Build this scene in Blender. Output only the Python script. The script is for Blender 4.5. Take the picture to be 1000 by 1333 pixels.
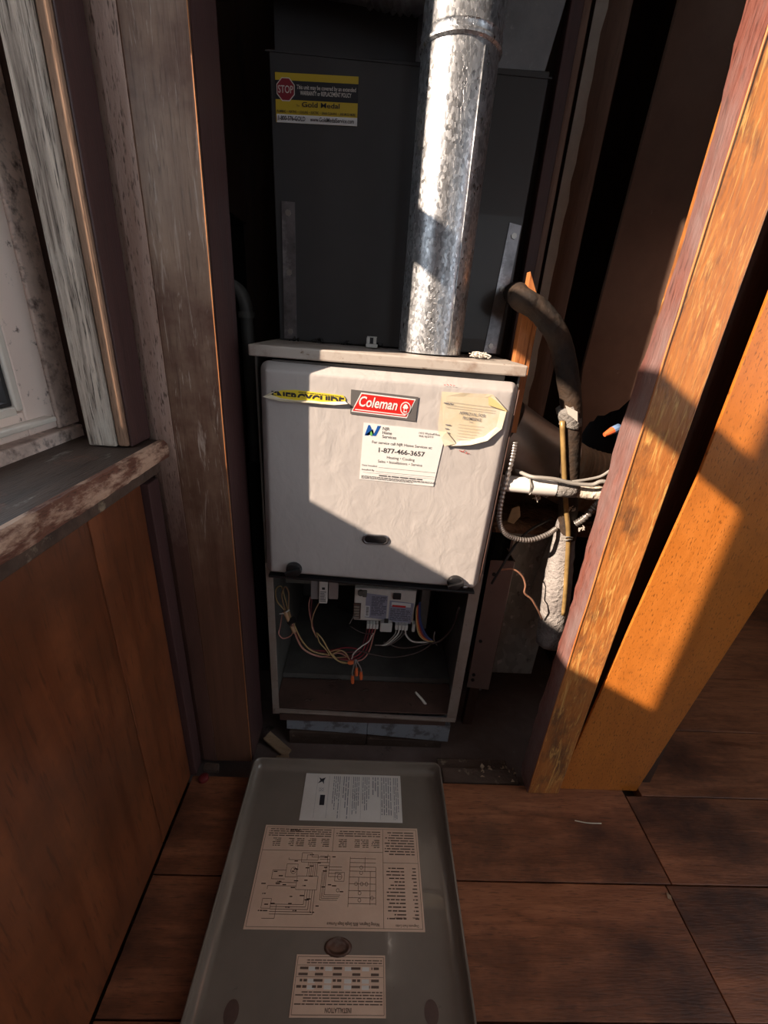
import bpy, bmesh, math, random
from mathutils import Vector, Matrix
R = random.Random(7)
S = bpy.context.scene
for o in list(bpy.data.objects): bpy.data.objects.remove(o)

# ------------------------------------------------------------------ camera, world, sun, exposure
cam = bpy.data.cameras.new('camera'); co = bpy.data.objects.new('camera', cam)
S.collection.objects.link(co); S.camera = co
cam.sensor_fit = 'VERTICAL'; cam.sensor_height = 36; cam.lens = 558/1333*36
cam.clip_start = 0.01
rt = Vector((0.997614,-0.014735,0.067446)); up = Vector((-0.055652,0.406465,0.911970)); bk = Vector((-0.040852,-0.913548,0.404675))
M = Matrix((rt, up, bk)).transposed().to_4x4(); M.translation = (0, 0, 1.1)
co.matrix_world = M

W = bpy.data.worlds.new('world'); S.world = W; W.use_nodes = True
bg = W.node_tree.nodes['Background']
bg.inputs[0].default_value = (0.86, 0.93, 1.0, 1); bg.inputs[1].default_value = 1.75

sl = bpy.data.lights.new('sun', 'SUN'); so = bpy.data.objects.new('sun', sl); S.collection.objects.link(so)
sl.energy = 12; sl.angle = math.radians(0.7); sl.color = (1.0, 0.79, 0.61)
so.rotation_euler = Vector((1, .525, -.61)).to_track_quat('-Z', 'Y').to_euler()
so.location = (-3, -1, 4)

vs = S.view_settings
S.display_settings.display_device = 'sRGB'
vs.view_transform = 'Standard'; vs.look = 'None'; vs.exposure = 0; vs.gamma = 1; vs.use_curve_mapping = False

# ------------------------------------------------------------------ object helpers
WL = {}
def link(o, parent):
    S.collection.objects.link(o)
    if parent is not None: o.parent = parent
def tag(o, label=None, cat=None, group=None, kind=None):
    if label: o['label'] = label
    if cat: o['category'] = cat
    if group: o['group'] = group
    if kind: o['kind'] = kind
    return o
def thing(name, loc, label=None, cat=None, group=None, kind=None):
    o = bpy.data.objects.new(name, None); o.empty_display_size = .05
    S.collection.objects.link(o); o.location = loc; WL[o.name] = Vector(loc)
    return tag(o, label, cat, group, kind)
def obj(name, bm, mat, parent=None, smooth=False, label=None, cat=None, group=None, kind=None):
    vsx = bm.verts
    lo = Vector([min(v.co[i] for v in vsx) for i in range(3)]); hi = Vector([max(v.co[i] for v in vsx) for i in range(3)])
    c = Vector(((lo.x+hi.x)/2, (lo.y+hi.y)/2, lo.z))
    for v in vsx: v.co -= c
    bmesh.ops.recalc_face_normals(bm, faces=bm.faces)
    me = bpy.data.meshes.new(name); bm.to_mesh(me); bm.free()
    if smooth:
        for p in me.polygons: p.use_smooth = True
    mats = mat if isinstance(mat, (list, tuple)) else [mat]
    for m in mats: me.materials.append(m)
    o = bpy.data.objects.new(name, me)
    if smooth == 'auto':
        try: me.set_sharp_from_angle(angle=math.radians(35))
        except Exception: pass
    link(o, parent); WL[o.name] = c
    o.location = c - (WL[parent.name] if parent is not None else Vector((0, 0, 0)))
    return tag(o, label, cat, group, kind)
def BM(): return bmesh.new()
def box(bm, x0, x1, y0, y1, z0, z1, bev=0, seg=2):
    vs_ = [bm.verts.new(p) for p in ((x0,y0,z0),(x1,y0,z0),(x1,y1,z0),(x0,y1,z0),(x0,y0,z1),(x1,y0,z1),(x1,y1,z1),(x0,y1,z1))]
    fs = [bm.faces.new([vs_[i] for i in f]) for f in ((0,3,2,1),(4,5,6,7),(0,1,5,4),(1,2,6,5),(2,3,7,6),(3,0,4,7))]
    if bev:
        es = list({e for f in fs for e in f.edges})
        bmesh.ops.bevel(bm, geom=es, offset=bev, segments=seg, affect='EDGES', profile=.5)
    return bm
def prism(bm, poly, ext, bev=0):
    """closed polygon of 3D points, extruded by the vector ext"""
    e = Vector(ext); a = [bm.verts.new(p) for p in poly]; b = [bm.verts.new(Vector(p)+e) for p in poly]; n = len(a)
    f = [bm.faces.new(a), bm.faces.new(b[::-1])]
    for i in range(n): f.append(bm.faces.new((a[i], b[i], b[(i+1) % n], a[(i+1) % n])))
    if bev:
        bmesh.ops.recalc_face_normals(bm, faces=f)
        es = list({x for q in f for x in q.edges})
        bmesh.ops.bevel(bm, geom=es, offset=bev, segments=2, affect='EDGES', profile=.5)
    return bm
def catmull(P, n):
    P = [Vector(p) for p in P]
    if len(P) < 3: return [P[0].lerp(P[-1], i/n) for i in range(n+1)]
    Q = [P[0]*2-P[1]] + P + [P[-1]*2-P[-2]]; out = []
    for i in range(1, len(Q)-2):
        a, b, c, d = Q[i-1:i+3]
        for k in range(n):
            t = k/n
            out.append(.5*((2*b)+(c-a)*t+(2*a-5*b+4*c-d)*t*t+(3*b-a-3*c+d)*t**3))
    out.append(P[-1]); return out
def tube(bm, pts, r, seg=8, n=6, smooth=True, cap=True, rf=None, jit=0):
    C = catmull(pts, n) if smooth else [Vector(p) for p in pts]
    N = None; rings = []
    for i, p in enumerate(C):
        t = (C[min(i+1, len(C)-1)] - C[max(i-1, 0)]).normalized()
        if N is None:
            N = t.orthogonal().normalized()
        else:
            N = (N - t*N.dot(t)).normalized()
        B = t.cross(N); rr = rf(i/(len(C)-1)) if rf else r
        rings.append([bm.verts.new(p + (N*math.cos(a)+B*math.sin(a))*(rr*(1+jit*R.uniform(-1, 1)))) for a in [2*math.pi*k/seg for k in range(seg)]])
    for a, b in zip(rings, rings[1:]):
        for k in range(seg): bm.faces.new((a[k], a[(k+1) % seg], b[(k+1) % seg], b[k]))
    if cap: bm.faces.new(rings[0][::-1]); bm.faces.new(rings[-1])
    return bm
def lathe(bm, cx, cy, prof, seg=48, cap=True):
    rings = [[bm.verts.new((cx+r*math.cos(a), cy+r*math.sin(a), z)) for a in [2*math.pi*k/seg for k in range(seg)]] for r, z in prof]
    for a, b in zip(rings, rings[1:]):
        for k in range(seg): bm.faces.new((a[k], a[(k+1) % seg], b[(k+1) % seg], b[k]))
    if cap: bm.faces.new(rings[0][::-1]); bm.faces.new(rings[-1])
    return bm
class Frame:
    """a flat local frame: point(u, v, n) for things printed on or stuck to a face"""
    def __init__(s, o, r, u): s.o = Vector(o); s.r = Vector(r).normalized(); s.u = Vector(u).normalized(); s.n = s.r.cross(s.u)
    def p(s, u, v, n=0): return s.o + s.r*u + s.u*v + s.n*n
def sheet(bm, F, poly, t=.0006, n0=0):
    return prism(bm, [F.p(a, b, n0) for a, b in poly], F.n*t)
def rect(a, b, c, d): return [(a, b), (c, b), (c, d), (a, d)]
def text(body, F, u, v, h, mat, parent, w=None, shear=0, bold=0, align='LEFT', n=.0009, clip=None, name='lettering', arc=None):
    cu = bpy.data.curves.new('t', 'FONT'); cu.body = body; cu.size = 1; cu.shear = shear; cu.offset = bold; cu.resolution_u = 3
    to = bpy.data.objects.new('t', cu); S.collection.objects.link(to)
    dg = bpy.context.evaluated_depsgraph_get(); me = bpy.data.meshes.new_from_object(to.evaluated_get(dg))
    bpy.data.objects.remove(to); bpy.data.curves.remove(cu)
    xs = [q.co.x for q in me.vertices]; x0, x1 = min(xs), max(xs)
    k = h/.70; kx = (w/(x1-x0)) if w else k
    off = {'LEFT': 0, 'CENTER': -.5, 'RIGHT': -1}[align]*(x1-x0)*kx
    bm = BM(); bm.from_mesh(me); bpy.data.meshes.remove(me)
    if clip is not None:
        bmesh.ops.bisect_plane(bm, geom=bm.verts[:]+bm.edges[:]+bm.faces[:], plane_co=(0, clip, 0), plane_no=(0, 1, 0), clear_inner=True)
    for q in bm.verts: q.co = F.p(u + off + (q.co.x-x0)*kx, v + q.co.y*k, n)
    o = obj(name, bm, mat, parent); return o
def fineprint(bm, F, u0, v0, u1, v1, rows, fill=.55, rnd=None, ragged=.3, n=.0009, vertical=False):
    """illegible small print: broken word bars, too small to read in the photograph"""
    rnd = rnd or R
    if vertical:
        L = v1-v0; step = (u1-u0)/rows
    else:
        L = u1-u0; step = (v1-v0)/rows
    for i in range(rows):
        a = 0; end = L*(1-ragged*rnd.random()) if rnd.random() < .6 else L
        while a < end:
            w = min(step*rnd.uniform(1.0, 4.5), end-a)
            b0 = step*(i+.5-fill*.4); b1 = step*(i+.5+fill*.4)
            if vertical: q = [(u0+b0, v0+a), (u0+b1, v0+a), (u0+b1, v0+a+w), (u0+b0, v0+a+w)]
            else: q = [(u0+a, v0+b0), (u0+a+w, v0+b0), (u0+a+w, v0+b1), (u0+a, v0+b1)]
            bm.faces.new([bm.verts.new(F.p(x, y, n)) for x, y in q]); a += w + step*.45
def stroke(bm, F, pts, w, n=.0009):
    for (a, b), (c, d) in zip(pts, pts[1:]):
        t = Vector((c-a, d-b)); L = t.length
        if L < 1e-6: continue
        t /= L; p = Vector((-t.y, t.x))*w/2
        bm.faces.new([bm.verts.new(F.p(x, y, n)) for x, y in ((a+p.x, b+p.y), (c+p.x, d+p.y), (c-p.x, d-p.y), (a-p.x, b-p.y))])

# ------------------------------------------------------------------ materials
def mat(name):
    m = bpy.data.materials.new(name); m.use_nodes = True
    nt = m.node_tree; return m, nt, nt.nodes['Principled BSDF']
def plain(name, col, rough=.5, metal=0, coat=0, mottle=.0, mscale=25, bump=0, bscale=60, spec=.5):
    m, nt, p = mat(name); L = nt.links.new
    p.inputs['Base Color'].default_value = (*col, 1); p.inputs['Roughness'].default_value = rough
    p.inputs['Metallic'].default_value = metal; p.inputs['Coat Weight'].default_value = coat
    p.inputs['Specular IOR Level'].default_value = spec
    tc = nt.nodes.new('ShaderNodeTexCoord')
    if mottle:
        nz = nt.nodes.new('ShaderNodeTexNoise'); nz.inputs['Scale'].default_value = mscale; nz.inputs['Detail'].default_value = 6
        nz.inputs['Roughness'].default_value = .65
        L(tc.outputs['Object'], nz.inputs['Vector'])
        rp = nt.nodes.new('ShaderNodeValToRGB'); rp.color_ramp.elements[0].position = .3; rp.color_ramp.elements[1].position = .7
        rp.color_ramp.elements[0].color = (*[c*(1-mottle) for c in col], 1); rp.color_ramp.elements[1].color = (*[min(1, c*(1+mottle*.6)) for c in col], 1)
        L(nz.outputs['Fac'], rp.inputs['Fac']); L(rp.outputs['Color'], p.inputs['Base Color'])
    if bump:
        nb = nt.nodes.new('ShaderNodeTexNoise'); nb.inputs['Scale'].default_value = bscale; nb.inputs['Detail'].default_value = 4
        L(tc.outputs['Object'], nb.inputs['Vector'])
        b = nt.nodes.new('ShaderNodeBump'); b.inputs['Strength'].default_value = bump; b.inputs['Distance'].default_value = .01
        L(nb.outputs['Fac'], b.inputs['Height']); L(b.outputs['Normal'], p.inputs['Normal'])
    return m
def mixc(nt, fac, a, b):
    n = nt.nodes.new('ShaderNodeMix'); n.data_type = 'RGBA'
    L = nt.links.new
    if hasattr(fac, 'is_output'): L(fac, n.inputs[0])
    else: n.inputs[0].default_value = fac
    for s, i in ((a, 6), (b, 7)):
        if hasattr(s, 'is_output'): L(s, n.inputs[i])
        else: n.inputs[i].default_value = (*s, 1)
    return n.outputs[2]
def ramp(nt, sock, lo, hi):
    n = nt.nodes.new('ShaderNodeMapRange'); n.inputs[1].default_value = lo; n.inputs[2].default_value = hi; n.clamp = True
    nt.links.new(sock, n.inputs[0]); return n.outputs[0]
def noise(nt, scale, detail=5, stretch=(1, 1, 1), rough=.6, rot=(0, 0, 0), dist=0, loc=(0, 0, 0)):
    L = nt.links.new
    tc = nt.nodes.new('ShaderNodeTexCoord'); mp = nt.nodes.new('ShaderNodeMapping')
    mp.inputs['Scale'].default_value = stretch; mp.inputs['Rotation'].default_value = rot; mp.inputs['Location'].default_value = loc
    L(tc.outputs['Object'], mp.inputs['Vector'])
    nz = nt.nodes.new('ShaderNodeTexNoise'); nz.inputs['Scale'].default_value = scale; nz.inputs['Detail'].default_value = detail
    nz.inputs['Roughness'].default_value = rough; nz.inputs['Distortion'].default_value = dist
    L(mp.outputs['Vector'], nz.inputs['Vector']); return nz.outputs['Fac']
def wood(name, dark, light, stretch=(9, 9, .8), blotch=None, scratch=None, pores=.35, rough=.4, coat=.3, bump=.15, pore_stretch=None, peel=None, spec=.5, low=None):
    """grain along the axis with the small stretch value; blotch/scratch/peel = (colour, scale, lo, hi)"""
    m, nt, p = mat(name); L = nt.links.new
    g = noise(nt, 6, 6, stretch, .62, dist=.6); c = mixc(nt, ramp(nt, g, .3, .7), dark, light)
    ps = pore_stretch or tuple(s*5 for s in stretch)
    po = noise(nt, 9, 3, ps, .5)
    if pores: c = mixc(nt, _mul(nt, ramp(nt, po, .57, .68), pores), c, tuple(d*.28 for d in dark))
    if blotch: c = mixc(nt, ramp(nt, noise(nt, blotch[1], 6, blotch[4] if len(blotch) > 4 else (1, 1, 1), .68, loc=(3, 1, 2)), blotch[2], blotch[3]), c, blotch[0])
    if scratch:
        a = noise(nt, scratch[1], 4, (7, 7, .7), .7, rot=(.35, .5, .3), dist=1.5); b = noise(nt, scratch[1]*.8, 4, (7, 7, .8), .7, rot=(-.6, -.3, .5), dist=1.2, loc=(5, 2, 1))
        mx = nt.nodes.new('ShaderNodeMath'); mx.operation = 'MAXIMUM'; L(a, mx.inputs[0]); L(b, mx.inputs[1])
        c = mixc(nt, ramp(nt, mx.outputs[0], scratch[2], scratch[3]), c, scratch[0])
    if peel: c = mixc(nt, ramp(nt, noise(nt, peel[1], 8, peel[4] if len(peel) > 4 else (1, 1, 1), .72, loc=(7, 4, 9)), peel[2], peel[3]), c, peel[0])
    if low:   # blends with height: browner below this band, paler above it
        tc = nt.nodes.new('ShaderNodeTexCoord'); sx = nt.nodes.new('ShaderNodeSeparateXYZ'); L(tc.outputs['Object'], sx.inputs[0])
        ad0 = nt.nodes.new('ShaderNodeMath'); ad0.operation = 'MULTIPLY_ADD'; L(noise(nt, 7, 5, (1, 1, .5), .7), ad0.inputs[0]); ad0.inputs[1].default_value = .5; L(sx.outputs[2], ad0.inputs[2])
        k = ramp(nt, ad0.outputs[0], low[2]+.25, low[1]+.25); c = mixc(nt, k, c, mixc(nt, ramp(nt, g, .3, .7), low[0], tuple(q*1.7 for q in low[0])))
    L(c, p.inputs['Base Color']); p.inputs['Coat Weight'].default_value = coat; p.inputs['Coat Roughness'].default_value = .22
    p.inputs['Specular IOR Level'].default_value = spec
    r = nt.nodes.new('ShaderNodeMapRange'); r.inputs[3].default_value = rough-.1; r.inputs[4].default_value = rough+.2; L(g, r.inputs[0]); L(r.outputs[0], p.inputs['Roughness'])
    b = nt.nodes.new('ShaderNodeBump'); b.inputs['Strength'].default_value = bump; b.inputs['Distance'].default_value = .004
    ad = nt.nodes.new('ShaderNodeMath'); ad.operation = 'SUBTRACT'; L(g, ad.inputs[0]); L(po, ad.inputs[1])
    L(ad.outputs[0], b.inputs['Height']); L(b.outputs['Normal'], p.inputs['Normal'])
    return m
def _mul(nt, s, k):
    n = nt.nodes.new('ShaderNodeMath'); n.operation = 'MULTIPLY'; nt.links.new(s, n.inputs[0]); n.inputs[1].default_value = k; return n.outputs[0]
def galv(name, dark, light, scale=160, rough=.38, metal=.85, stretch=(1, 1, .6), bump=.25):
    m, nt, p = mat(name); L = nt.links.new
    tc = nt.nodes.new('ShaderNodeTexCoord'); mp = nt.nodes.new('ShaderNodeMapping'); mp.inputs['Scale'].default_value = stretch
    L(tc.outputs['Object'], mp.inputs['Vector'])
    v = nt.nodes.new('ShaderNodeTexVoronoi'); v.inputs['Scale'].default_value = scale; L(mp.outputs['Vector'], v.inputs['Vector'])
    sp = nt.nodes.new('ShaderNodeSeparateColor'); L(v.outputs['Color'], sp.inputs[0])
    c = mixc(nt, sp.outputs[0], dark, light)
    fl = noise(nt, scale*.9, 2, stretch, .5)
    c = mixc(nt, _mul(nt, ramp(nt, fl, .64, .70), .7), c, (.95, .96, .97)); c = mixc(nt, _mul(nt, ramp(nt, noise(nt, scale*.7, 2, stretch, .5, loc=(4, 4, 4)), .66, .72), .6), c, tuple(d*.3 for d in dark))
    L(c, p.inputs['Base Color']); p.inputs['Metallic'].default_value = metal
    r = nt.nodes.new('ShaderNodeMapRange'); r.inputs[3].default_value = rough-.08; r.inputs[4].default_value = rough+.14
    L(sp.outputs[1], r.inputs[0]); L(r.outputs[0], p.inputs['Roughness'])
    b = nt.nodes.new('ShaderNodeBump'); b.inputs['Strength'].default_value = bump; b.inputs['Distance'].default_value = .002
    L(sp.outputs[2], b.inputs['Height']); L(b.outputs['Normal'], p.inputs['Normal'])
    return m
def dirty(name, base, spots, rough=.5, metal=0, coat=0, bump=0, bscale=8, bdist=.01, bstretch=(1, 1, 1), streak=None):
    """painted surface with layers of dirt: spots = list of (colour, scale, lo, hi, stretch)"""
    m, nt, p = mat(name); L = nt.links.new; c = base
    for s in spots:
        c = mixc(nt, ramp(nt, noise(nt, s[1], 7, s[4] if len(s) > 4 else (1, 1, 1), .68, loc=(s[1]*.37, 2, 5)), s[2], s[3]), c, s[0])
    if hasattr(c, 'is_output'): L(c, p.inputs['Base Color'])
    else: p.inputs['Base Color'].default_value = (*base, 1)
    p.inputs['Roughness'].default_value = rough; p.inputs['Metallic'].default_value = metal; p.inputs['Coat Weight'].default_value = coat
    if bump:
        b = nt.nodes.new('ShaderNodeBump'); b.inputs['Strength'].default_value = bump; b.inputs['Distance'].default_value = bdist
        L(noise(nt, bscale, 3, bstretch, .5, dist=.4), b.inputs['Height']); L(b.outputs['Normal'], p.inputs['Normal'])
    return m

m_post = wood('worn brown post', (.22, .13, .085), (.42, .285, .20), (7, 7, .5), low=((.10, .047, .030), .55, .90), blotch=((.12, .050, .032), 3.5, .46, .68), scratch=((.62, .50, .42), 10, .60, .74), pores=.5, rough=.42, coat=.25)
m_postedge = wood('worn post edge with painted highlight', (.46, .29, .22), (.66, .49, .42), (6, 6, .6), low=((.09, .045, .036), .68, .88), pores=.9, pore_stretch=(34, 34, 7), rough=.32, coat=.5, bump=.2)  # window highlight on the worn edge is put into the pale colour
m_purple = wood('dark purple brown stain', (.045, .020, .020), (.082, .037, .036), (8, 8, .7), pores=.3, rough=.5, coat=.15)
m_rpost = wood('orange brown worn post', (.40, .125, .026), (.60, .235, .060), (4, 4, .8), blotch=((.20, .085, .035), 16, .50, .66, (1, 1, .5)), scratch=((.80, .46, .14), 13, .56, .70), pores=.25, rough=.38, coat=.35, bump=.3)
m_rside = wood('red purple cracked varnish', (.17, .055, .042), (.26, .105, .082), (7, 7, .8), blotch=((.235, .155, .150), 5, .42, .58, (1, 1, .35)), pores=.8, pore_stretch=(22, 22, 4), rough=.35, coat=.4, bump=.4)
m_board = wood('orange varnished plywood', (.50, .150, .018), (.66, .220, .034), (3, 3, .5), blotch=((.38, .12, .018), 5, .5, .8), pores=.75, pore_stretch=(34, 34, 11), rough=.4, coat=.35, bump=.1)
m_ply = wood('reddish plywood wainscot', (.115, .030, .011), (.25, .076, .027), (4, 4, .35), blotch=((.09, .030, .012), 2.5, .45, .7), pores=.5, pore_stretch=(20, 20, 2), rough=.36, coat=.4, bump=.06)
m_floor = wood('reddish brown floor planks', (.165, .054, .022), (.36, .134, .060), (.9, 9, 9), blotch=((.06, .021, .011), 3.6, .46, .66, (.6, 1, 1)), pores=.55, pore_stretch=(4, 42, 42), rough=.42, coat=.22, bump=.2)
m_dark = wood('dark closet wood', (.045, .021, .014), (.085, .042, .028), (7, 7, .6), rough=.55, coat=.05)
m_closet = wood('brown closet board', (.17, .095, .064), (.26, .155, .108), (6, 6, .4), pores=.25, rough=.5, coat=.15)
m_panel = dirty('dusty brown panel', (.25, .155, .115), [((.17, .10, .075), 3, .4, .7), ((.33, .24, .19), 30, .66, .74)], rough=.5, bump=.05, bscale=14)
m_stud = wood('orange stud', (.42, .13, .035), (.66, .28, .095), (6, 6, .5), pores=.5, rough=.5, coat=.15)
m_nearblack = dirty('near black', (.012, .011, .012), [((.03, .026, .025), 8, .5, .8)], rough=.8)
m_weather = wood('weathered grey white jamb', (.17, .13, .105), (.74, .63, .53), (26, 26, .9), pores=.9, pore_stretch=(60, 60, 3), peel=((.62, .57, .50), 5, .50, .62, (2, 2, .5)), rough=.75, coat=0, bump=.6)
m_bead = wood('tan bead strip', (.22, .13, .085), (.36, .23, .16), (9, 9, .6), rough=.7, coat=0, spec=.2, pores=.6)
m_vinyl = dirty('pinkish cream window vinyl', (.88, .73, .65), [((.74, .58, .49), 2.5, .5, .8), ((.13, .085, .065), 55, .60, .70), ((.50, .34, .22), 14, .69, .74)], rough=.38)
m_vinyl2 = dirty('grimy window vinyl', (.84, .68, .60), [((.12, .08, .07), 45, .50, .66), ((.38, .29, .25), 8, .45, .7)], rough=.45)
m_bead2 = plain('cream glazing bead', (.74, .69, .62), .35, mottle=.12)
m_gasket = plain('black gasket', (.02, .02, .022), .6)
m_sill = wood('weathered sill top', (.030, .018, .013), (.085, .055, .042), (5, .7, 5), blotch=((.30, .28, .26), 14, .60, .72, (1.5, .5, 1)), peel=((.17, .075, .05), 6, .58, .70), pores=.5, pore_stretch=(40, 4, 40), rough=.6, coat=.1, bump=.4)
m_sillnose = wood('chipped sill nose', (.10, .035, .022), (.20, .085, .055), (6, 1, 6), peel=((.55, .37, .27), 9, .48, .56, (1, .5, 1.6)), pores=.6, pore_stretch=(30, 6, 30), rough=.6, coat=.05, bump=.6)
m_door = dirty('warm grey furnace enamel', (.525, .50, .49), [((.485, .46, .45), 5, .4, .7), ((.33, .2, .14), 70, .74, .78)], rough=.36, coat=.15, bump=.5, bscale=24, bdist=.006, bstretch=(1, 1, .7))
m_cab = dirty('cabinet grey enamel', (.30, .25, .22), [((.20, .14, .11), 9, .45, .75), ((.10, .055, .035), 40, .62, .72)], rough=.42)
m_lid = dirty('dusty cabinet top', (.50, .455, .41), [((.30, .22, .17), 14, .5, .7), ((.16, .09, .05), 45, .62, .70)], rough=.55)
m_inner = dirty('dusty inner sheet metal', (.15, .145, .135), [((.08, .075, .07), 7, .4, .7)], rough=.55, metal=.2)
m_rust = dirty('rusty pan', (.105, .058, .046), [((.055, .033, .027), 9, .45, .7), ((.19, .10, .05), 22, .64, .74, (.4, 1, 1)), ((.09, .08, .075), 30, .68, .76)], rough=.6)
m_base = dirty('blue grey base rail', (.27, .285, .32), [((.13, .12, .13), 24, .50, .62), ((.06, .04, .035), 10, .60, .72, (.5, 1, 1))], rough=.6, bump=.3, bscale=120, bdist=.002)
m_panelin = dirty('olive grey panel inside', (.20, .163, .132), [((.155, .127, .102), 4, .4, .7), ((.09, .08, .07), 45, .68, .75)], rough=.28, coat=.5)
m_plenum = dirty('charcoal plenum paint', (.055, .056, .060), [((.043, .044, .048), 3, .4, .7), ((.14, .14, .145), 26, .68, .78, (1.5, 1.5, .12)), ((.035, .032, .03), 6, .62, .8, (1, 1, .4))], rough=.36, coat=.1)
m_trans = dirty('bare dark duct', (.29, .30, .32), [((.19, .195, .21), 6, .4, .7), ((.32, .33, .35), 90, .6, .7)], rough=.42, metal=.5)
m_galv = galv('galvanized flue', (.32, .34, .37), (.66, .69, .73), scale=230, rough=.34, metal=.85, bump=.45)
m_galv2 = galv('dull galvanized sheet', (.42, .46, .45), (.58, .63, .61), scale=60, rough=.45, metal=.25, bump=.05)
m_strap = dirty('scuffed steel strap', (.30, .30, .32), [((.13, .13, .14), 12, .4, .65), ((.6, .61, .65), 9, .55, .7)], rough=.3, metal=.8)
m_screw = plain('screw head', (.45, .44, .42), .3, .9)
m_hose = dirty('black foam insulation', (.022, .018, .016), [((.085, .048, .026), 7, .42, .70), ((.20, .16, .12), 45, .70, .76)], rough=.75, bump=.4, bscale=60)
m_foam = dirty('dusty grey foam insulation', (.36, .34, .33), [((.22, .20, .195), 12, .4, .65), ((.56, .53, .5), 60, .6, .7)], rough=.9, bump=.8, bscale=90)
m_copper = plain('dusty copper line', (.50, .33, .13), .4, .35, mottle=.4)
m_cuwire = plain('bare copper wire', (.68, .36, .24), .35, .6, mottle=.2)
m_pvc = dirty('white pvc', (.80, .79, .76), [((.55, .50, .44), 14, .6, .8)], rough=.35)
m_pvcold = dirty('crusty cream pvc', (.66, .60, .50), [((.40, .32, .24), 30, .5, .65)], rough=.7, bump=.6, bscale=90)
m_tape = dirty('fuzzy grey tape', (.22, .21, .20), [((.40, .38, .36), 80, .55, .65)], rough=.9, bump=.6, bscale=150)
m_cable = plain('grey cable', (.30, .29, .27), .5, mottle=.2)
m_conduit = plain('armoured conduit', (.46, .43, .41), .33, .7, mottle=.3)
m_ducts = plain('dark smooth duct metal', (.58, .55, .52), .3, .4, mottle=.25, mscale=6)
m_flex = dirty('dusty tan flexible duct', (.52, .40, .28), [((.36, .26, .17), 10, .4, .7)], rough=.6)
m_soil = dirty('brown dusty debris', (.30, .17, .10), [((.14, .075, .047), 12, .42, .66), ((.55, .38, .24), 26, .66, .74)], rough=.9, bump=.9, bscale=45, bdist=.02)
m_channel = dirty('brown metal channel', (.17, .115, .10), [((.07, .05, .04), 30, .62, .72), ((.22, .155, .14), 3, .4, .7)], rough=.5)
m_cfloor = dirty('dirty closet floor', (.17, .125, .115), [((.11, .075, .065), 5, .4, .7), ((.26, .21, .19), 18, .62, .75), ((.025, .018, .015), 9, .6, .7)], rough=.75, bump=.3, bscale=30)
m_oldwood = dirty('old threshold wood', (.10, .062, .045), [((.05, .03, .022), 9, .4, .65, (.4, 2, 2)), ((.28, .22, .15), 22, .60, .70)], rough=.8, bump=.7, bscale=30)
m_shim = wood('pale shim wood', (.26, .17, .10), (.36, .25, .16), (.8, 8, 8), rough=.6, coat=0)
m_black = plain('black plastic', (.016, .016, .018), .35)
m_ink = plain('black ink', (.022, .022, .028), .6)
m_greyink = plain('grey ink', (.20, .20, .22), .6)
m_brownink = plain('brown ink', (.12, .075, .055), .6)
m_white = plain('white sticker', (.80, .80, .80), .35, mottle=.05)
m_cream = dirty('yellowed label paper', (.70, .63, .49), [((.62, .50, .30), 6, .5, .75), ((.78, .74, .66), 9, .5, .7)], rough=.6)
m_creamfold = plain('yellow sticker back', (.68, .54, .25), .6, mottle=.15)
m_yellow = dirty('yellow sticker', (.82, .66, .04), [((.74, .58, .06), 20, .5, .7)], rough=.4)
m_torn = plain('torn paper edge', (.72, .66, .52), .8, mottle=.2)
m_gold = plain('gold yellow print', (.60, .43, .035), .4)
m_red = plain('red print', (.62, .022, .018), .35)
m_darkred = plain('dark red print', (.26, .022, .035), .4)
m_greyprint = plain('grey print', (.13, .125, .125), .4)
m_blue = plain('blue print', (.012, .09, .36), .4)
m_green = plain('green print', (.16, .50, .14), .4)
m_labelA = dirty('white panel label', (.74, .69, .64), [((.66, .60, .54), 8, .45, .7)], rough=.5)
m_labelB = dirty('tan wiring label', (.74, .52, .385), [((.66, .45, .33), 8, .45, .7), ((.50, .31, .22), 60, .70, .76)], rough=.5)
m_module = plain('off white module', (.72, .68, .64), .45, mottle=.1)
m_lilac = plain('lilac grey label', (.32, .32, .42), .5, mottle=.1)
m_clear = plain('milky connector', (.60, .60, .58), .35)
m_orange = plain('orange wire nut', (.75, .16, .05), .4)
m_bluep = plain('blue tape', (.22, .36, .62), .4)
m_wire = {k: plain(k+' wire', c, .45) for k, c in dict(red=(.22, .018, .03), maroon=(.10, .014, .022), yellow=(.44, .31, .14), white=(.60, .57, .53), tan=(.42, .25, .14), pink=(.46, .20, .17), blue=(.03, .05, .17), orange=(.62, .16, .03), brown=(.055, .035, .03), grey=(.22, .20, .19), black=(.012, .012, .013)).items()}
m_fluff = plain('white fluff', (.70, .66, .60), .95)
m_blocker = dirty('rough grey outdoor ledge', (.66, .69, .72), [((.36, .38, .41), 30, .42, .66), ((.70, .72, .75), 60, .58, .7)], rough=.9, bump=.8, bscale=60)
m_plaster = plain('plain wall paint', (.20, .115, .075), .6, mottle=.15, mscale=4)
m_ceil = plain('off white ceiling', (.6, .57, .53), .7)
m_redcap = plain('dark red cap', (.12, .010, .012), .4)
mg, nt, p = mat('window glass'); p.inputs['Base Color'].default_value = (1, 1, 1, 1); p.inputs['Roughness'].default_value = 0
nt.nodes.remove(p); gl = nt.nodes.new('ShaderNodeBsdfTransparent'); gs = nt.nodes.new('ShaderNodeBsdfGlossy'); gs.inputs['Roughness'].default_value = .02
mx = nt.nodes.new('ShaderNodeMixShader'); mx.inputs[0].default_value = .06; nt.links.new(gl.outputs[0], mx.inputs[1]); nt.links.new(gs.outputs[0], mx.inputs[2])
nt.links.new(mx.outputs[0], nt.nodes['Material Output'].inputs['Surface'])

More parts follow.
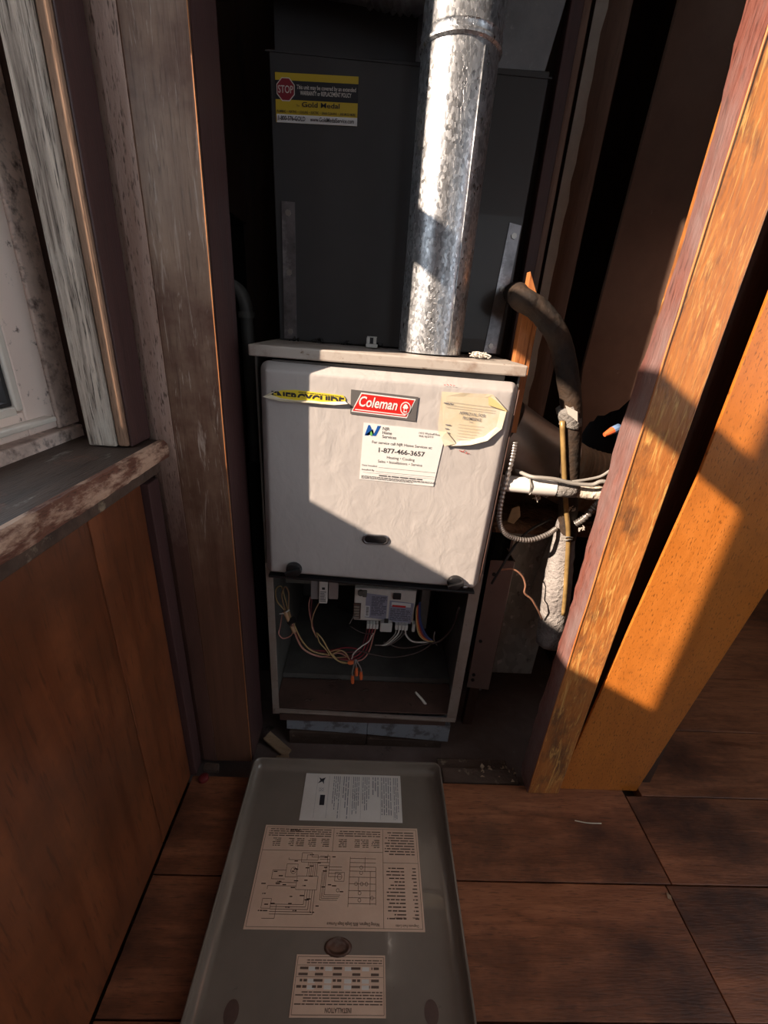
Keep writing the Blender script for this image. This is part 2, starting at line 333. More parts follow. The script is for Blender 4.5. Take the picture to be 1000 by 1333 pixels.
# ------------------------------------------------------------------ the room shell
XW = -.413
fl = thing('floor', (0, 0, -.03), kind='structure')
b = BM(); box(b, -.55, 2.3, -2.6, .742, -.06, -.031); box(b, .745, 2.3, .742, 1.9, -.06, -.031); obj('subfloor', b, m_dark, fl)
rows = [(-2.6, -2.1), (-2.1, -1.6), (-1.6, -1.1), (-1.1, -.62), (-.62, -.30), (-.30, -.06), (-.06, .12), (.12, .318)]
def plank(x0, x1, y0, y1, ya=None, yb=None):
    bm = BM(); g = .0013
    ya = y1 if ya is None else ya; yb = y1 if yb is None else yb
    prism(bm, [(x0+g, y0+g, -.0305), (x1-g, y0+g, -.0305), (x1-g, yb-g, -.0305), (x0+g, ya-g, -.0305)], (0, 0, .0305+R.uniform(-.0008, .0004)), bev=.0012)
    obj('plank', bm, m_floor, fl)
for i, (y0, y1) in enumerate(rows):
    cuts = [-.41, .35+.3*(i % 2), 1.25+.2*(i % 3), 2.3]
    for x0, x1 in zip(cuts, cuts[1:]): plank(x0, x1, y0, y1)
plank(-.41, .71, .318, .525); plank(.71, 2.3, .318, .525)
plank(-.41, .725, .525, .742); plank(.725, 2.3, .525, .722)
for y0, y1 in ((.722, .93), (.93, 1.16), (1.16, 1.4), (1.4, 1.9)): plank(.77, 2.3, y0, y1)

wl = thing('wall_left', (-.45, -.5, 0), kind='structure')
b = BM()
box(b, -.62, -.43, -2.6, .775, -.03, .80); box(b, -.62, -.43, -2.6, -.03, .80, 2.5); box(b, -.62, -.43, -.03, .775, 2.22, 2.5)
box(b, -.62, -.4245, .801, .812, -.03, 2.5); box(b, -.62, -.44, .775, .80, -.03, .80); obj('backing', b, m_dark, wl)
for y0, y1 in ((-2.6, -1.9), (-1.9, -1.1), (-1.1, -.34), (-.34, .118), (.118, .583), (.583, .7395)):
    b = BM(); box(b, -.43, XW+R.uniform(-.0008, .0008), y0+.0012, y1-.0012, 0.002, .803, .0015); obj('panel', b, m_ply, wl)
for y0, y1 in ((-2.6, -1.8), (-1.8, -.9), (-.9, -.03)):
    b = BM(); box(b, -.43, XW, y0+.0012, y1-.0012, .803, 2.5, .0015); obj('panel', b, m_ply, wl)
b = BM(); box(b, -.43, -.400, .741, .780, 0.001, .80, .002); obj('trim_1', b, m_purple, kind='structure')

wr = thing('wall_right', (2.3, 0, 0), kind='structure')
b = BM(); box(b, 2.3, 2.4, -2.6, 1.9, -.03, .85); box(b, 2.3, 2.4, -2.6, 1.9, 2.42, 2.5); box(b, 2.3, 2.4, .72, 1.9, .85, 2.42); box(b, 2.3, 2.4, -2.6, -2.2, .85, 2.42); obj('backing', b, m_plaster, wr)
wb = thing('wall_back', (1.5, 1.9, 0), kind='structure')
b = BM(); box(b, .78, 2.4, 1.9, 2.0, -.03, 2.5); box(b, -.62, .78, 1.62, 1.72, -.09, 2.5); obj('backing', b, m_dark, wb)
b = BM(); box(b, -.62, 2.4, -2.6, 2.0, 2.5, 2.6); obj('ceiling', b, m_ceil, kind='structure')
wn = BM(); box(wn, -.62, 2.4, -2.7, -2.6, -.03, 1.0); box(wn, -.62, .7, -2.7, -2.6, 1.0, 2.5); box(wn, 1.4, 2.4, -2.7, -2.6, 1.0, 2.5); box(wn, .7, 1.4, -2.7, -2.6, 2.1, 2.5)
obj('wall_front', wn, m_plaster, kind='structure')

# closet shell
b = BM(); box(b, -.62, .745, .742, 1.62, -.12, -.06); obj('closet_floor', b, m_cfloor, tag(thing('floor_closet', (0, 1, -.12)), kind='structure'))
wc = thing('wall_closet', (-.44, 1.2, 0), kind='structure')
b = BM(); box(b, -.47, -.44, .80, 1.62, -.06, 2.5); obj('backing', b, m_nearblack, wc)  # backing coloured near black to stand for the dark void
b = BM(); box(b, -.44, -.425, .81, 1.60, 1.35, 2.5, .002); obj('panel', b, m_panel, wc)
wk = thing('wall_closet_right', (.76, 1.2, 0), kind='structure')
b = BM(); box(b, .795, .815, .76, 1.62, -.06, 2.5); obj('backing', b, m_dark, wk)
b = BM()
pl = [(0.5964,1.2500,1.7580), (0.5819,1.2500,1.0178), (0.6059,1.2500,0.8456), (0.6254,1.2500,0.8330), (0.6332,1.2500,0.8565), (0.6404,1.2500,0.8729), (0.6512,1.2500,0.8758), (0.6583,1.2500,0.8921), (0.6786,1.2500,0.8934), (0.6935,1.2500,0.9055), (0.7163,1.2500,0.9136), (0.7361,1.2500,0.9391), (0.7530,1.2500,0.9575), (.793, 1.25, .99), (.793, 1.25, 2.5), (.59, 1.25, 2.5)]
prism(b, pl, (0, .012, 0)); obj('panel', b, m_panel, wk)

# ------------------------------------------------------------------ posts and boards
pt = thing('wooden_post', (-.34, .80, 0), 'scuffed brown wooden post between the window and the furnace', 'post')
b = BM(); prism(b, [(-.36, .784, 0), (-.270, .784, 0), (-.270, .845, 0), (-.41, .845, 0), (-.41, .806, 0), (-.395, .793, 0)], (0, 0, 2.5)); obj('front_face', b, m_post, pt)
b = BM(); prism(b, [(-.421, .812, .0), (-.417, .800, 0), (-.409, .790, 0), (-.395, .7845, 0), (-.362, .7815, 0), (-.362, .7835, 0), (-.395, .7925, 0), (-.409, .8055, 0)], (0, 0, 2.5)); obj('rounded_edge', b, m_postedge, pt, label='rounded left edge with a pale painted highlight')
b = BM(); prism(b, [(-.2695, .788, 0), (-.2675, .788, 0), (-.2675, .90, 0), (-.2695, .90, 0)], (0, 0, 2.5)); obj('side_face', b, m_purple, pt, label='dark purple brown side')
b = BM(); zs = [0+.05*i for i in range(51)]  # narrow orange strip of slightly uneven width along the corner
for z0, z1 in zip(zs, zs[1:]):
    w = R.uniform(.0008, .0022); box(b, -.2708, -.2701+w*.15, .7832, .7845, z0, z1)
obj('thin_edge', b, m_stud, pt, label='thin orange edge')

rp = thing('wooden_post', (.51, .75, 0), 'orange worn wooden post right of the furnace opening', 'post')
b = BM(); prism(b, [(.463, .721, 0), (.545, .721, 0), (.545, .775, 0), (.463, .775, 0)], (0, 0, 2.5), .002); obj('front_face', b, m_rpost, rp)
# cracked, uneven left side
b = BM(); n = 100; prev = None
for i in range(n+1):
    z = 2.5*i/n; yb = .779 + .004*math.sin(z*9) + R.uniform(-.0035, .0035) - (.012 if 1.05 < z < 1.5 else 0)*math.sin((z-1.05)/.45*math.pi)
    cur = [b.verts.new((.4615+R.uniform(-.0007, .0007), .7225, z)), b.verts.new((.4600+R.uniform(-.001, .001), (yb+.7225)/2, z)), b.verts.new((.4615, yb, z)), b.verts.new((.4640, yb, z)), b.verts.new((.4640, .7225, z))]
    if prev:
        for k in range(5): b.faces.new((prev[k], prev[(k+1) % 5], cur[(k+1) % 5], cur[k]))
    else: b.faces.new(cur)
    prev = cur
b.faces.new(prev); obj('side_face', b, m_rside, rp, label='cracked reddish purple side')
b = BM(); tube(b, [(.4625+R.uniform(-.0006, .0006), .7205, .02+2.4*i/60) for i in range(61)], .0017, 6, smooth=False); obj('thin_edge', b, m_stud, rp, True, label='thin pale corner edge')

b = BM()
prism(b, [(.547, .735, 0), (.763, .735, 0), (.845, .735, .70), (.93, .735, 1.35), (.93, .735, 1.65), (.605, .735, 1.65), (.603, .735, .88)], (0, .006, 0), .001)
obj('varnished_board', b, m_board, label='wide orange varnished board leaning right of the orange post', cat='board')
b = BM(); box(b, .575, .70, .780, .795, 0, 2.5); obj('gap_strip', b, m_dark, kind='structure')  # dark strip standing in for the black gap between post and board

# ------------------------------------------------------------------ window
w = thing('window_1', (-.53, .4, .85), kind='structure')
Y0, Y1 = -.02, .786
def wbox(name, y0, y1, z0, z1, x0, x1, m, bev=.003, **k):
    bm = BM(); box(bm, x0, x1, y0, y1, z0, z1, bev); return obj(name, bm, m, w, **k)
wbox('frame', .733, Y1, .897, 2.22, -.56, -.528, m_vinyl2)
wbox('frame', Y0, .036, .897, 2.22, -.56, -.528, m_vinyl2)
wbox('frame', Y0, .778, .845, .896, -.56, -.519, m_vinyl2)
wbox('frame', Y0, .778, 2.17, 2.22, -.56, -.519, m_vinyl)
wbox('stile', .668, .731, .900, 1.62, -.552, -.530, m_vinyl); wbox('stile', .038, .076, .900, 1.62, -.552, -.530, m_vinyl)
wbox('bottom_rail', .076, .667, .900, .938, -.552, -.530, m_vinyl); wbox('meeting_rail', .036, .733, 1.585, 1.655, -.556, -.515, m_vinyl)
wbox('stile', .668, .731, 1.655, 2.17, -.575, -.556, m_vinyl); wbox('stile', .038, .076, 1.655, 2.17, -.575, -.556, m_vinyl)
wbox('lift_rail', .09, .708, .916, .924, -.532, -.512, m_bead2, .002)
wbox('glazing_bead', .654, .668, .940, 1.585, -.545, -.5285, m_bead2, .003); wbox('glazing_bead', .076, .654, .935, .948, -.545, -.5285, m_bead2, .003)
wbox('gasket', .647, .6535, .949, 1.585, -.545, -.534, m_gasket, 0); wbox('gasket', .076, .647, .949, .954, -.545, -.534, m_gasket, 0)
wbox('glass', .076, .66, .945, 1.59, -.542, -.539, mg, 0); wbox('glass', .076, .66, 1.655, 2.17, -.567, -.564, mg, 0)
wbox('jamb', .787, .80, .845, 2.22, -.60, -.43, m_dark, 0)
b = BM(); box(b, -.470, -.425, .708, .780, .878, 2.22, .003); obj('stop', b, m_weather, w, label='weathered grey white stop')
b = BM(); box(b, -.424, -.4065, .711, .780, .878, 2.22, .004); obj('bead', b, m_bead, w)
b = BM(); box(b, -.4058, -.402, .716, .780, .878, 2.22, .001); obj('casing', b, m_purple, w, label='dark purple brown casing')
b = BM(); prism(b, [(-.56, -.10, .845), (-.375, -.10, .845), (-.375, -.10, .870), (-.38, -.10, .876), (-.56, -.10, .876)], (0, .872, 0)); obj('sill', b, m_sill, w)
b = BM(); n = 60; prev = None
for i in range(n+1):
    y = -.10+.872*i/n; q = R.uniform(-.0015, .0015)
    cur = [b.verts.new((x, y, z)) for x, z in ((-.3745, .844), (-.370+q, .846), (-.3685+q, .858), (-.370+q, .869+q), (-.376, .8765+q*.5), (-.384, .8768))] + [b.verts.new((-.384, y, .844))]
    if prev:
        for k in range(7): b.faces.new((prev[k], prev[(k+1) % 7], cur[(k+1) % 7], cur[k]))
    else: b.faces.new(cur[::-1])
    prev = cur
b.faces.new(prev); obj('sill_nose', b, m_sillnose, w, label='chipped pale sill nose')
b = BM(); box(b, -.43, -.385, -.10, .765, .818, .8435, .003); obj('apron', b, m_oldwood, w)
b = BM(); pr = None  # added block behind the pane: grey view, top sloped to cast the sill shadow
for i in range(41):
    y = -1.0+2.6*i/40; zt = 1.262-(y-.36)*.122; q = R.uniform(-.003, .003)
    cur = [b.verts.new(p_) for p_ in ((-1.3, y, .2), (-.975+q, y, .2), (-.955+q, y, zt-.03), (-.962, y, zt-.006), (-.985, y, zt+q*.3), (-1.1, y, zt-.02+q), (-1.3, y, zt-.06))]
    if pr:
        for k in range(7): b.faces.new((pr[k], pr[(k+1) % 7], cur[(k+1) % 7], cur[k]))
    else: b.faces.new(cur)
    pr = cur
b.faces.new(pr)
obj('outdoor_blocker', b, m_blocker, label='rough grey ledge added outside the glass to cast the sill shadow', cat='blocker', kind='structure')

# ------------------------------------------------------------------ furnace
f = thing('furnace', (.03, 1.1, -.06), 'grey metal furnace with a beige front door and open wiring compartment', 'furnace')
CX0, CX1, CY, CB = -.233, .291, .885, 1.42
b = BM(); box(b, CX0, CX0+.004, CY, CB, .062, 1.03); box(b, CX1-.004, CX1, CY, CB, .062, 1.03); box(b, CX0+.004, CX1-.004, CB-.004, CB, .062, 1.03)
obj('cabinet', b, m_inner, f)
for x0, x1 in ((CX0, CX0+.018), (CX1-.028, CX1)):
    b = BM(); box(b, x0, x1, CY-.003, CY-.0002, .066, .56, .001); obj('corner_flange', b, m_cab, f)
b = BM(); prism(b, [(-.241, .870, 1.024), (.298, .870, 1.020), (.298, 1.42, 1.020), (-.241, 1.42, 1.024)], (0, 0, .021), .003); obj('top', b, m_lid, f, label='dusty beige top')
b = BM(); box(b, CX0+.034, CX1-.032, CY-.003, CY+.012, .53, 1.019); obj('header', b, m_inner, f)
b = BM(); box(b, CX0+.006, CX1-.006, CY+.001, .996, .082, .087); obj('pan', b, m_rust, f, label='rusty bottom pan')
b = BM(); prism(b, [(-.226, .874, .080), (.287, .874, .066), (.287, .884, .066), (-.226, .884, .080)], (0, 0, .007), .001); obj('bottom_lip', b, m_cab, f)
b = BM(); box(b, CX0+.02, CX1-.03, .880, .8845, .045, .068); obj('toe_strip', b, m_rust, f)
for x0, x1, z0, z1, z2, z3 in ((-.196, .037, .003, -.010, .046, .043), (.038, .280, -.010, -.030, .043, .038)):
    b = BM(); prism(b, [(x0, .886, z0), (x1, .886, z1), (x1, .886, z3), (x0, .886, z2)], (0, .3, 0), .0015); obj('base_rail', b, m_base, f, label='blue grey base rail')
for x0, x1 in ((-.19, .037), (.039, .262)):
    b = BM(); box(b, x0, x1, .888, 1.2, -.06, -.031 if x0 > 0 else -.011, .002); obj('base_block', b, m_oldwood, f)
b = BM(); box(b, CX0+.006, CX1-.006, 1.0, 1.40, .098, .104); box(b, CX0+.006, CX1-.006, .998, 1.0, .0872, .1055); obj('rear_shelf', b, m_inner, f)
b = BM(); box(b, CX0+.005, .165, 1.085, 1.09, .372, 1.01); obj('partition', b, plain('grey beige partition', (.20, .19, .17), .5, mottle=.1), f)
b = BM(); box(b, .166, .19, .99, 1.05, .30, 1.01, .002); obj('blower_rail', b, m_inner, f)
b = BM()
for i in range(26):
    a0 = math.pi*(i/25); 
pts = [Vector((.02+.14*math.cos(a), 1.25, .25+.12*math.sin(a))) for a in [2*math.pi*k/24 for k in range(24)]]
prism(b, pts, (0, .12, 0)); obj('blower_housing', b, m_nearblack, f, True)

# upper door: rolled edges, pressed from one sheet
D = thing  # (alias kept short)
Wd, Hd = 1.0, 1.0
TL, TR, BL, BR = Vector((-.222, 1.017)), Vector((.290, 1.008)), Vector((-.229, .538)), Vector((.280, .519))
def dmap(s, t):
    return BL.lerp(BR, s).lerp(TL.lerp(TR, s), t)
def rr_ring(ins, rad, n=6):
    W_, H_ = .507, .48; out = []
    x0, x1, y0, y1 = ins, W_-ins, ins, H_-ins; r = max(rad-ins, .002)
    for cx_, cy_, a0 in ((x1-r, y1-r, 0), (x0+r, y1-r, 90), (x0+r, y0+r, 180), (x1-r, y0+r, 270)):
        for k in range(n+1):
            a = math.radians(a0+90*k/n); out.append(((cx_+r*math.cos(a))/W_, (cy_+r*math.sin(a))/H_))
    return out
b = BM(); prev = None
for ins, y in ((.0, .8835), (.0015, .8805), (.0120, .8650), (.0140, .8622), (.0165, .8606), (.020, .8601), (.03, .860), (.22, .8588)):
    cur = [b.verts.new((dmap(s, t).x, y, dmap(s, t).y)) for s, t in rr_ring(ins, .018)]
    if prev:
        k_ = len(cur)
        for k in range(k_): b.faces.new((prev[k], prev[(k+1) % k_], cur[(k+1) % k_], cur[k]))
    prev = cur
b.faces.new(prev)
door = obj('door', b, m_door, f, 'auto')
b = BM(); prism(b, [(-.222, .8635, .5385), (.272, .8635, .519), (.272, .8815, .519), (-.222, .8815, .5385)], (0, 0, -.006), .001); obj('bottom_edge', b, m_black, door)
DF = Frame((0, .8584, 0), (1, 0, 0), (0, 0, 1))
def obround(cx_, cz_, hw, r, n=10):
    return [(cx_+hw+r*math.cos(a), cz_+r*math.sin(a)) for a in [math.radians(-90+180*k/n) for k in range(n+1)]] + [(cx_-hw+r*math.cos(a), cz_+r*math.sin(a)) for a in [math.radians(90+180*k/n) for k in range(n+1)]]
b = BM(); A_ = obround(.024, .651, .018, .0125); B_ = obround(.024, .651, .0165, .0085); k_ = len(A_)
va = [b.verts.new(DF.p(u, v, .0005)) for u, v in A_]; vm = [b.verts.new(DF.p(u, v, .003)) for u, v in obround(.024, .651, .0175, .0105)]; vb = [b.verts.new(DF.p(u, v, .001)) for u, v in B_]
for q0, q1 in ((va, vm), (vm, vb)):
    for k in range(k_): b.faces.new((q0[k], q0[(k+1) % k_], q1[(k+1) % k_], q1[k]))
obj('pull_rim', b, m_strap, door, True)
b = BM(); sheet(b, DF, B_, .0012, 0); obj('pull_slot', b, m_black, door)
for x, z in ((-.160, .563), (.218, .549)):
    b = BM(); n = 24
    pr = [(.0185, 0), (.0185, .004), (.017, .0095), (.0135, .011)]
    rings = [[b.verts.new((x+r*math.cos(a), .8588-d, z+r*math.sin(a))) for a in [2*math.pi*k/n for k in range(n)]] for r, d in pr]
    for q0, q1 in zip(rings, rings[1:]):
        for k in range(n): b.faces.new((q0[k], q0[(k+1) % n], q1[(k+1) % n], q1[k]))
    b.faces.new(rings[-1])
    a = math.radians(20); c_, s_ = math.cos(a), math.sin(a)
    pol = [(-.019, -.0045), (.019, -.0045), (.019, .0045), (-.019, .0045)]
    prism(b, [(x+u*c_-v*s_, .8478, z+u*s_+v*c_) for u, v in pol], (0, -.009, 0), .0015)
    obj('knob', b, m_black, door, 'auto', label='black quarter turn knob')
b = BM(); box(b, .238, .250, .853, .8585, .534, .541, .002); obj('latch_tab', b, m_strap, door)
b = BM()
tube(b, [(.2880, .8688, .995), (.2835, .8688, .76), (.2795, .8688, .545)], .0016, 6); obj('edge_seam', b, m_rust, door, True)

# stickers on the door (flat print)
st = obj('sticker', sheet(BM(), DF, [(-.043, .929), (.088, .922), (.089, .970), (-.043, .976)]), m_greyprint, f, label='grey and red brand sticker')
U = Frame(DF.o, (1, 0, -.045), (.0, 0, 1))
def dq(poly, m, par, n, name='print'):
    return obj(name, sheet(BM(), DF, poly, .0004, n), m, par)
dq([(-.041, .9335), (.070, .9275), (.0845, .9655), (-.023, .9715)], m_white, st, .0006); dq([(-.0385, .9355), (.0685, .9300), (.0815, .9635), (-.0218, .9690)], m_red, st, .001)
dq([(-.034, .9375), (.0665, .9322), (.0672, .9340), (-.0333, .9393)], m_white, st, .0014)
text('Coleman', U, -.0265, .9445, .0195, m_white, st, w=.076, shear=.28, bold=.018, n=.0019)
cxl, czl = .0655, .9470
pts = [(cxl+.0105*math.cos(a), czl+.0125*math.sin(a)) for a in [2*math.pi*k/20 for k in range(20)]]
dq(pts, m_white, st, .0014, 'emblem'); dq([(cxl+.0088*math.cos(a), czl+.0106*math.sin(a)) for a in [2*math.pi*k/20 for k in range(20)]], m_red, st, .0018, 'emblem')
dq([(cxl-.0035, czl-.008), (cxl+.0035, czl-.008), (cxl+.003, czl-.001), (cxl+.0055, czl+.001), (cxl+.0035, czl+.006), (cxl, czl+.0085), (cxl-.0035, czl+.006), (cxl-.0055, czl+.001), (cxl-.003, czl-.001)], m_white, st, .0022, 'emblem')
dq([(cxl-.002, czl-.0055), (cxl+.002, czl-.0055), (cxl+.002, czl-.001), (cxl-.002, czl-.001)], m_red, st, .0026, 'emblem')

sn = obj('sticker', sheet(BM(), DF, [(-.019, .793), (.1395, .786), (.1515, .905), (-.0155, .913)]), m_white, f, label='white service company sticker with phone number')
V = Frame(DF.o, (1, 0, -.04), (0, 0, 1))
dq([(-.0125, .8875), (-.0055, .8875), (.0035, .9010), (.0035, .8875), (.0105, .8875), (.0195, .9085), (.0125, .9085), (.0105, .9020), (.0060, .8915), (-.0025, .9090), (-.006, .9090)], m_blue, sn, .0006, 'emblem')
dq([(-.001, .8878), (.0025, .8878), (.0030, .8925), (.0005, .8975), (-.0015, .8925)], m_green, sn, .0011, 'emblem')
for i, s in enumerate(('NJR', 'Home', 'Services')): text(s, V, .0235, .9018-.0082*i, .0062, m_ink, sn, w=(.014, .019, .0285)[i], bold=.008)
for i, s in enumerate(('1415 Wyckoff Road', 'Wall, NJ 07719')): text(s, V, .0975, .9015-.0062*i, .0042, m_ink, sn, w=(.045, .030)[i])
text('For service call NJR Home Services at:', V, .0035, .8725, .0056, m_ink, sn, w=.124, bold=.006)
text('1-877-466-3657', V, .018, .8550, .0098, m_ink, sn, w=.096, bold=.02)
text('Heating • Cooling', V, .036, .8430, .0058, m_ink, sn, w=.058)
text('Sales • Installations • Service', V, .018, .8330, .0058, m_ink, sn, w=.093)
text('Date Installed', V, -.0145, .8225, .0036, m_ink, sn, w=.031); text('Installed By', V, -.0145, .8130, .0036, m_ink, sn, w=.026)
b = BM(); stroke(b, V, [(.020, .8222), (.140, .8222)], .0006); stroke(b, V, [(.015, .8127), (.140, .8127)], .0006); stroke(b, V, [(-.012, .8085), (.140, .8085)], .0004)
fineprint(b, V, .022, .8025, .115, .8065, 1, .8, ragged=0); fineprint(b, V, -.015, .7945, .142, .8015, 3, .7); obj('fine_print', b, m_ink, sn)

# torn yellow energy label
ye = obj('sticker', sheet(BM(), DF, [(-.203, .951), (-.196, .9585), (-.178, .9655), (-.150, .9680), (-.110, .9660), (-.058, .9635), (-.0535, .9580), (-.0535, .951), (-.075, .9495), (-.10, .9472), (-.118, .9490), (-.15, .9470), (-.18, .9490)]), m_yellow, f, label='torn yellow energy label strip')
b = BM(); pts = [(-.214, .9515), (-.200, .9490), (-.18, .9462), (-.15, .9445), (-.118, .9462), (-.10, .9425), (-.075, .9450), (-.0480, .9490), (-.0535, .9525), (-.075, .9505), (-.10, .9485), (-.118, .9503), (-.15, .9485), (-.18, .9505), (-.197, .9555)]
va = [b.verts.new(DF.p(u, v, .0008 + (.007 if i < 8 else 0)*(.4+.6*((i*37) % 5)/4))) for i, (u, v) in enumerate(pts)]; b.faces.new(va); obj('torn_edge', b, m_torn, ye)
b = BM(); va = [b.verts.new(DF.p(u, v, n_)) for u, v, n_ in ((-.214, .9515, .006), (-.200, .9555, .001), (-.186, .9650, .001), (-.196, .9610, .003))]; b.faces.new(va); obj('torn_edge', b, m_torn, ye)
text('ENERGYGUIDE', Frame(DF.o, (1, 0, -.03), (0, 0, 1)), -.197, .9415, .0155, m_ink, ye, w=.141, bold=.045, clip=.36)
b = BM(); fineprint(b, U, -.145, .9565, -.062, .9590, 1, .7, ragged=0); obj('fine_print', b, m_ink, ye)

# torn approval certificate
ap = [(.134, .9835), (.175, .9840), (.190, .9840), (.2230, .9850), (.2340, .9845), (.2660, .9560), (.2630, .9190), (.2370, .8940), (.2050, .8835), (.1850, .8805), (.1550, .8765), (.1430, .8950), (.1360, .9040), (.1340, .9200)]
b = BM(); F_ = DF; n = len(ap); cc = b.verts.new(F_.p(.195, .935, .0008)); lift = [0, .002, .001, .001, .002, .004, .003, .007, .008, .007, .002, .003, .001, .001]
va = [b.verts.new(F_.p(u, v, .0008+l)) for (u, v), l in zip(ap, lift)]; mid = [b.verts.new(F_.p(.195+(u-.195)*.84, .935+(v-.935)*.84, .0012)) for u, v in ap]
for k in range(n): b.faces.new((cc, mid[k], mid[(k+1) % n])); b.faces.new((mid[k], va[k], va[(k+1) % n], mid[(k+1) % n]))
sa = obj('sticker', b, m_cream, f, label='torn yellowed plumbing approval certificate')
T = Frame(DF.o, (1, 0, -.06), (0, 0, 1))
text('APPROVAL FOR', T, .2000, .9530, .0062, m_greyink, sa, w=.053, align='CENTER', n=.0024, bold=.01); text('PLUMBING', T, .2005, .9440, .0062, m_greyink, sa, w=.037, align='CENTER', n=.0024, bold=.01)
text('Date', T, .2000, .9390, .0030, m_greyink, sa, w=.008, align='CENTER', n=.0024)
b = BM()
for v in (.9740, .9680, .9635): stroke(b, T, [(.145, v), (.246, v)], .0005, .0026)
for i in range(6): stroke(b, T, [(.175, .933-.006*i), (.228-.004*i, .933-.006*i)], .0004, .0026)
for i in range(6): fineprint(b, T, .149, .927-.008*i, .160, .931-.008*i, 1, .6, n=.0026)
fineprint(b, T, .140, .9695, .168, .9725, 1, .8, n=.0026); obj('fine_print', b, m_greyink, sa)
b = BM(); va = [b.verts.new(DF.p(u, v, n_)) for u, v, n_ in ((.2250, .9855, .001), (.2290, .9640, .0035), (.2690, .9540, .006))]; b.faces.new(va); obj('folded_corner', b, m_creamfold, sa)
b = BM(); va = [b.verts.new(DF.p(u, v, n_)) for u, v, n_ in ((.136, .9050, .0015), (.1520, .9060, .0045), (.1750, .8830, .0045), (.1510, .8765, .007), (.1430, .8930, .004))]; b.faces.new(va); obj('folded_corner', b, m_cream, sa)
b = BM()
for i in range(7):
    u, v = .186+.003*i+R.uniform(-.001, .001), .868-.0006*i+R.uniform(-.003, .003); stroke(b, DF, [(u, v), (u+R.uniform(.001, .003), v+R.uniform(-.003, .003)), (u+R.uniform(-.001, .002), v+R.uniform(-.004, .001))], .0011, .0006)
obj('red_scrawl', b, m_red, f)
b = BM()
for i in range(4):
    u = .136+.006*i; stroke(b, DF, [(u, .997+R.uniform(-.001, .001)), (u+.004, .9962)], .0010, .0012)
obj('red_scrawl', b, m_red, f)

# control compartment
mo = obj('control_module', box(BM(), -.020, .150, .985, 1.02, .325, .432, .003), m_module, f, label='off white ignition control module')
MF = Frame((0, .9848, 0), (1, 0, 0), (0, 0, 1))
def mq(poly, m, n=0, t=.0008, name='label'): return obj(name, sheet(BM(), MF, poly, t, n), m, mo)
mq([(.012, .337), (.072, .331), (.072, .412), (.012, .418)], m_lilac); mq([(.078, .327), (.144, .320), (.146, .391), (.078, .398)], m_lilac)
mq([(.084, .380), (.138, .377), (.138, .390), (.084, .393)], m_white, .0008, .0004); mq([(.086, .378), (.124, .376), (.124, .382), (.086, .384)], m_red, .0012, .0004)
mq([(.012, .340), (.024, .3395), (.024, .376), (.012, .3765)], m_white, .0008, .0004)
b = BM()
v = .344
while v < .373: 
    h = R.uniform(.0008, .0025); stroke(b, MF, [(.018, v), (.018, v+h)], .008, .0016); v += h+.0014
obj('barcode', b, m_ink, mo)
b = BM(); fineprint(b, MF, .028, .345, .070, .41, 13, .5, n=.0012); fineprint(b, MF, .082, .330, .140, .372, 9, .5, n=.0012); obj('fine_print', b, m_ink, mo)
b = BM(); box(b, -.0215, -.0005, .979, .986, .333, .384, .001); obj('terminal_block', b, m_rust, mo)
for i in range(5):
    b = BM(); box(b, -.0195, -.0045, .975, .980, .3375+.009*i, .343+.009*i, .001); obj('terminal_screw', b, m_screw, mo)
b = BM(); box(b, .002, .014, .982, .986, .405, .428, .002)
tube(b, [(-.003, .984, .421), (-.003, .976, .421)], .0085, 14, n=2); obj('fuse_cap', b, m_inner, mo, 'auto')
b = BM(); box(b, .086, .108, .978, .988, .405, .423, .002); obj('relay', b, m_black, mo)
b = BM(); box(b, .056, .090, .968, .986, .300, .331, .003); obj('connector', b, m_clear, mo); b = BM(); box(b, .066, .078, .966, .969, .3335, .348, .001); obj('connector', b, m_black, mo)
for x0, x1 in ((.018, .052), (.098, .135)):
    for k in range(4):
        w_ = (x1-x0)/4; b = BM(); box(b, x0+w_*k+.0006, x0+w_*(k+1)-.0006, .970, .986, .308, .325, .001); obj('connector', b, m_clear, mo)
b = BM(); box(b, .147, .156, .972, .990, .302, .33, .002); obj('connector', b, m_clear, mo)
r1 = obj('relay_block', box(BM(), -.114, -.092, .955, .972, .398, .470, .002), m_module, f); b = BM(); box(b, -.106, -.098, .9535, .9556, .443, .45, .001); obj('slot', b, m_black, r1)
b = BM(); fineprint(b, Frame((0, .9548, 0), (1, 0, 0), (0, 0, 1)), -.111, .404, -.095, .438, 7, .5, n=.0003); obj('fine_print', b, m_ink, r1)
obj('relay_block', box(BM(), -.137, -.116, .962, .975, .405, .470, .002), plain('grey relay', (.28, .26, .26), .4), f); obj('relay_block', box(BM(), -.090, -.064, .966, .976, .405, .470, .002), plain('pale pink relay', (.30, .25, .24), .4), f)

def wire(col, pts, r=.0017, n=5, par=f, name='wire'):
    b = BM(); tube(b, pts, r, 6, n); return obj(name, b, m_wire[col], par, True)
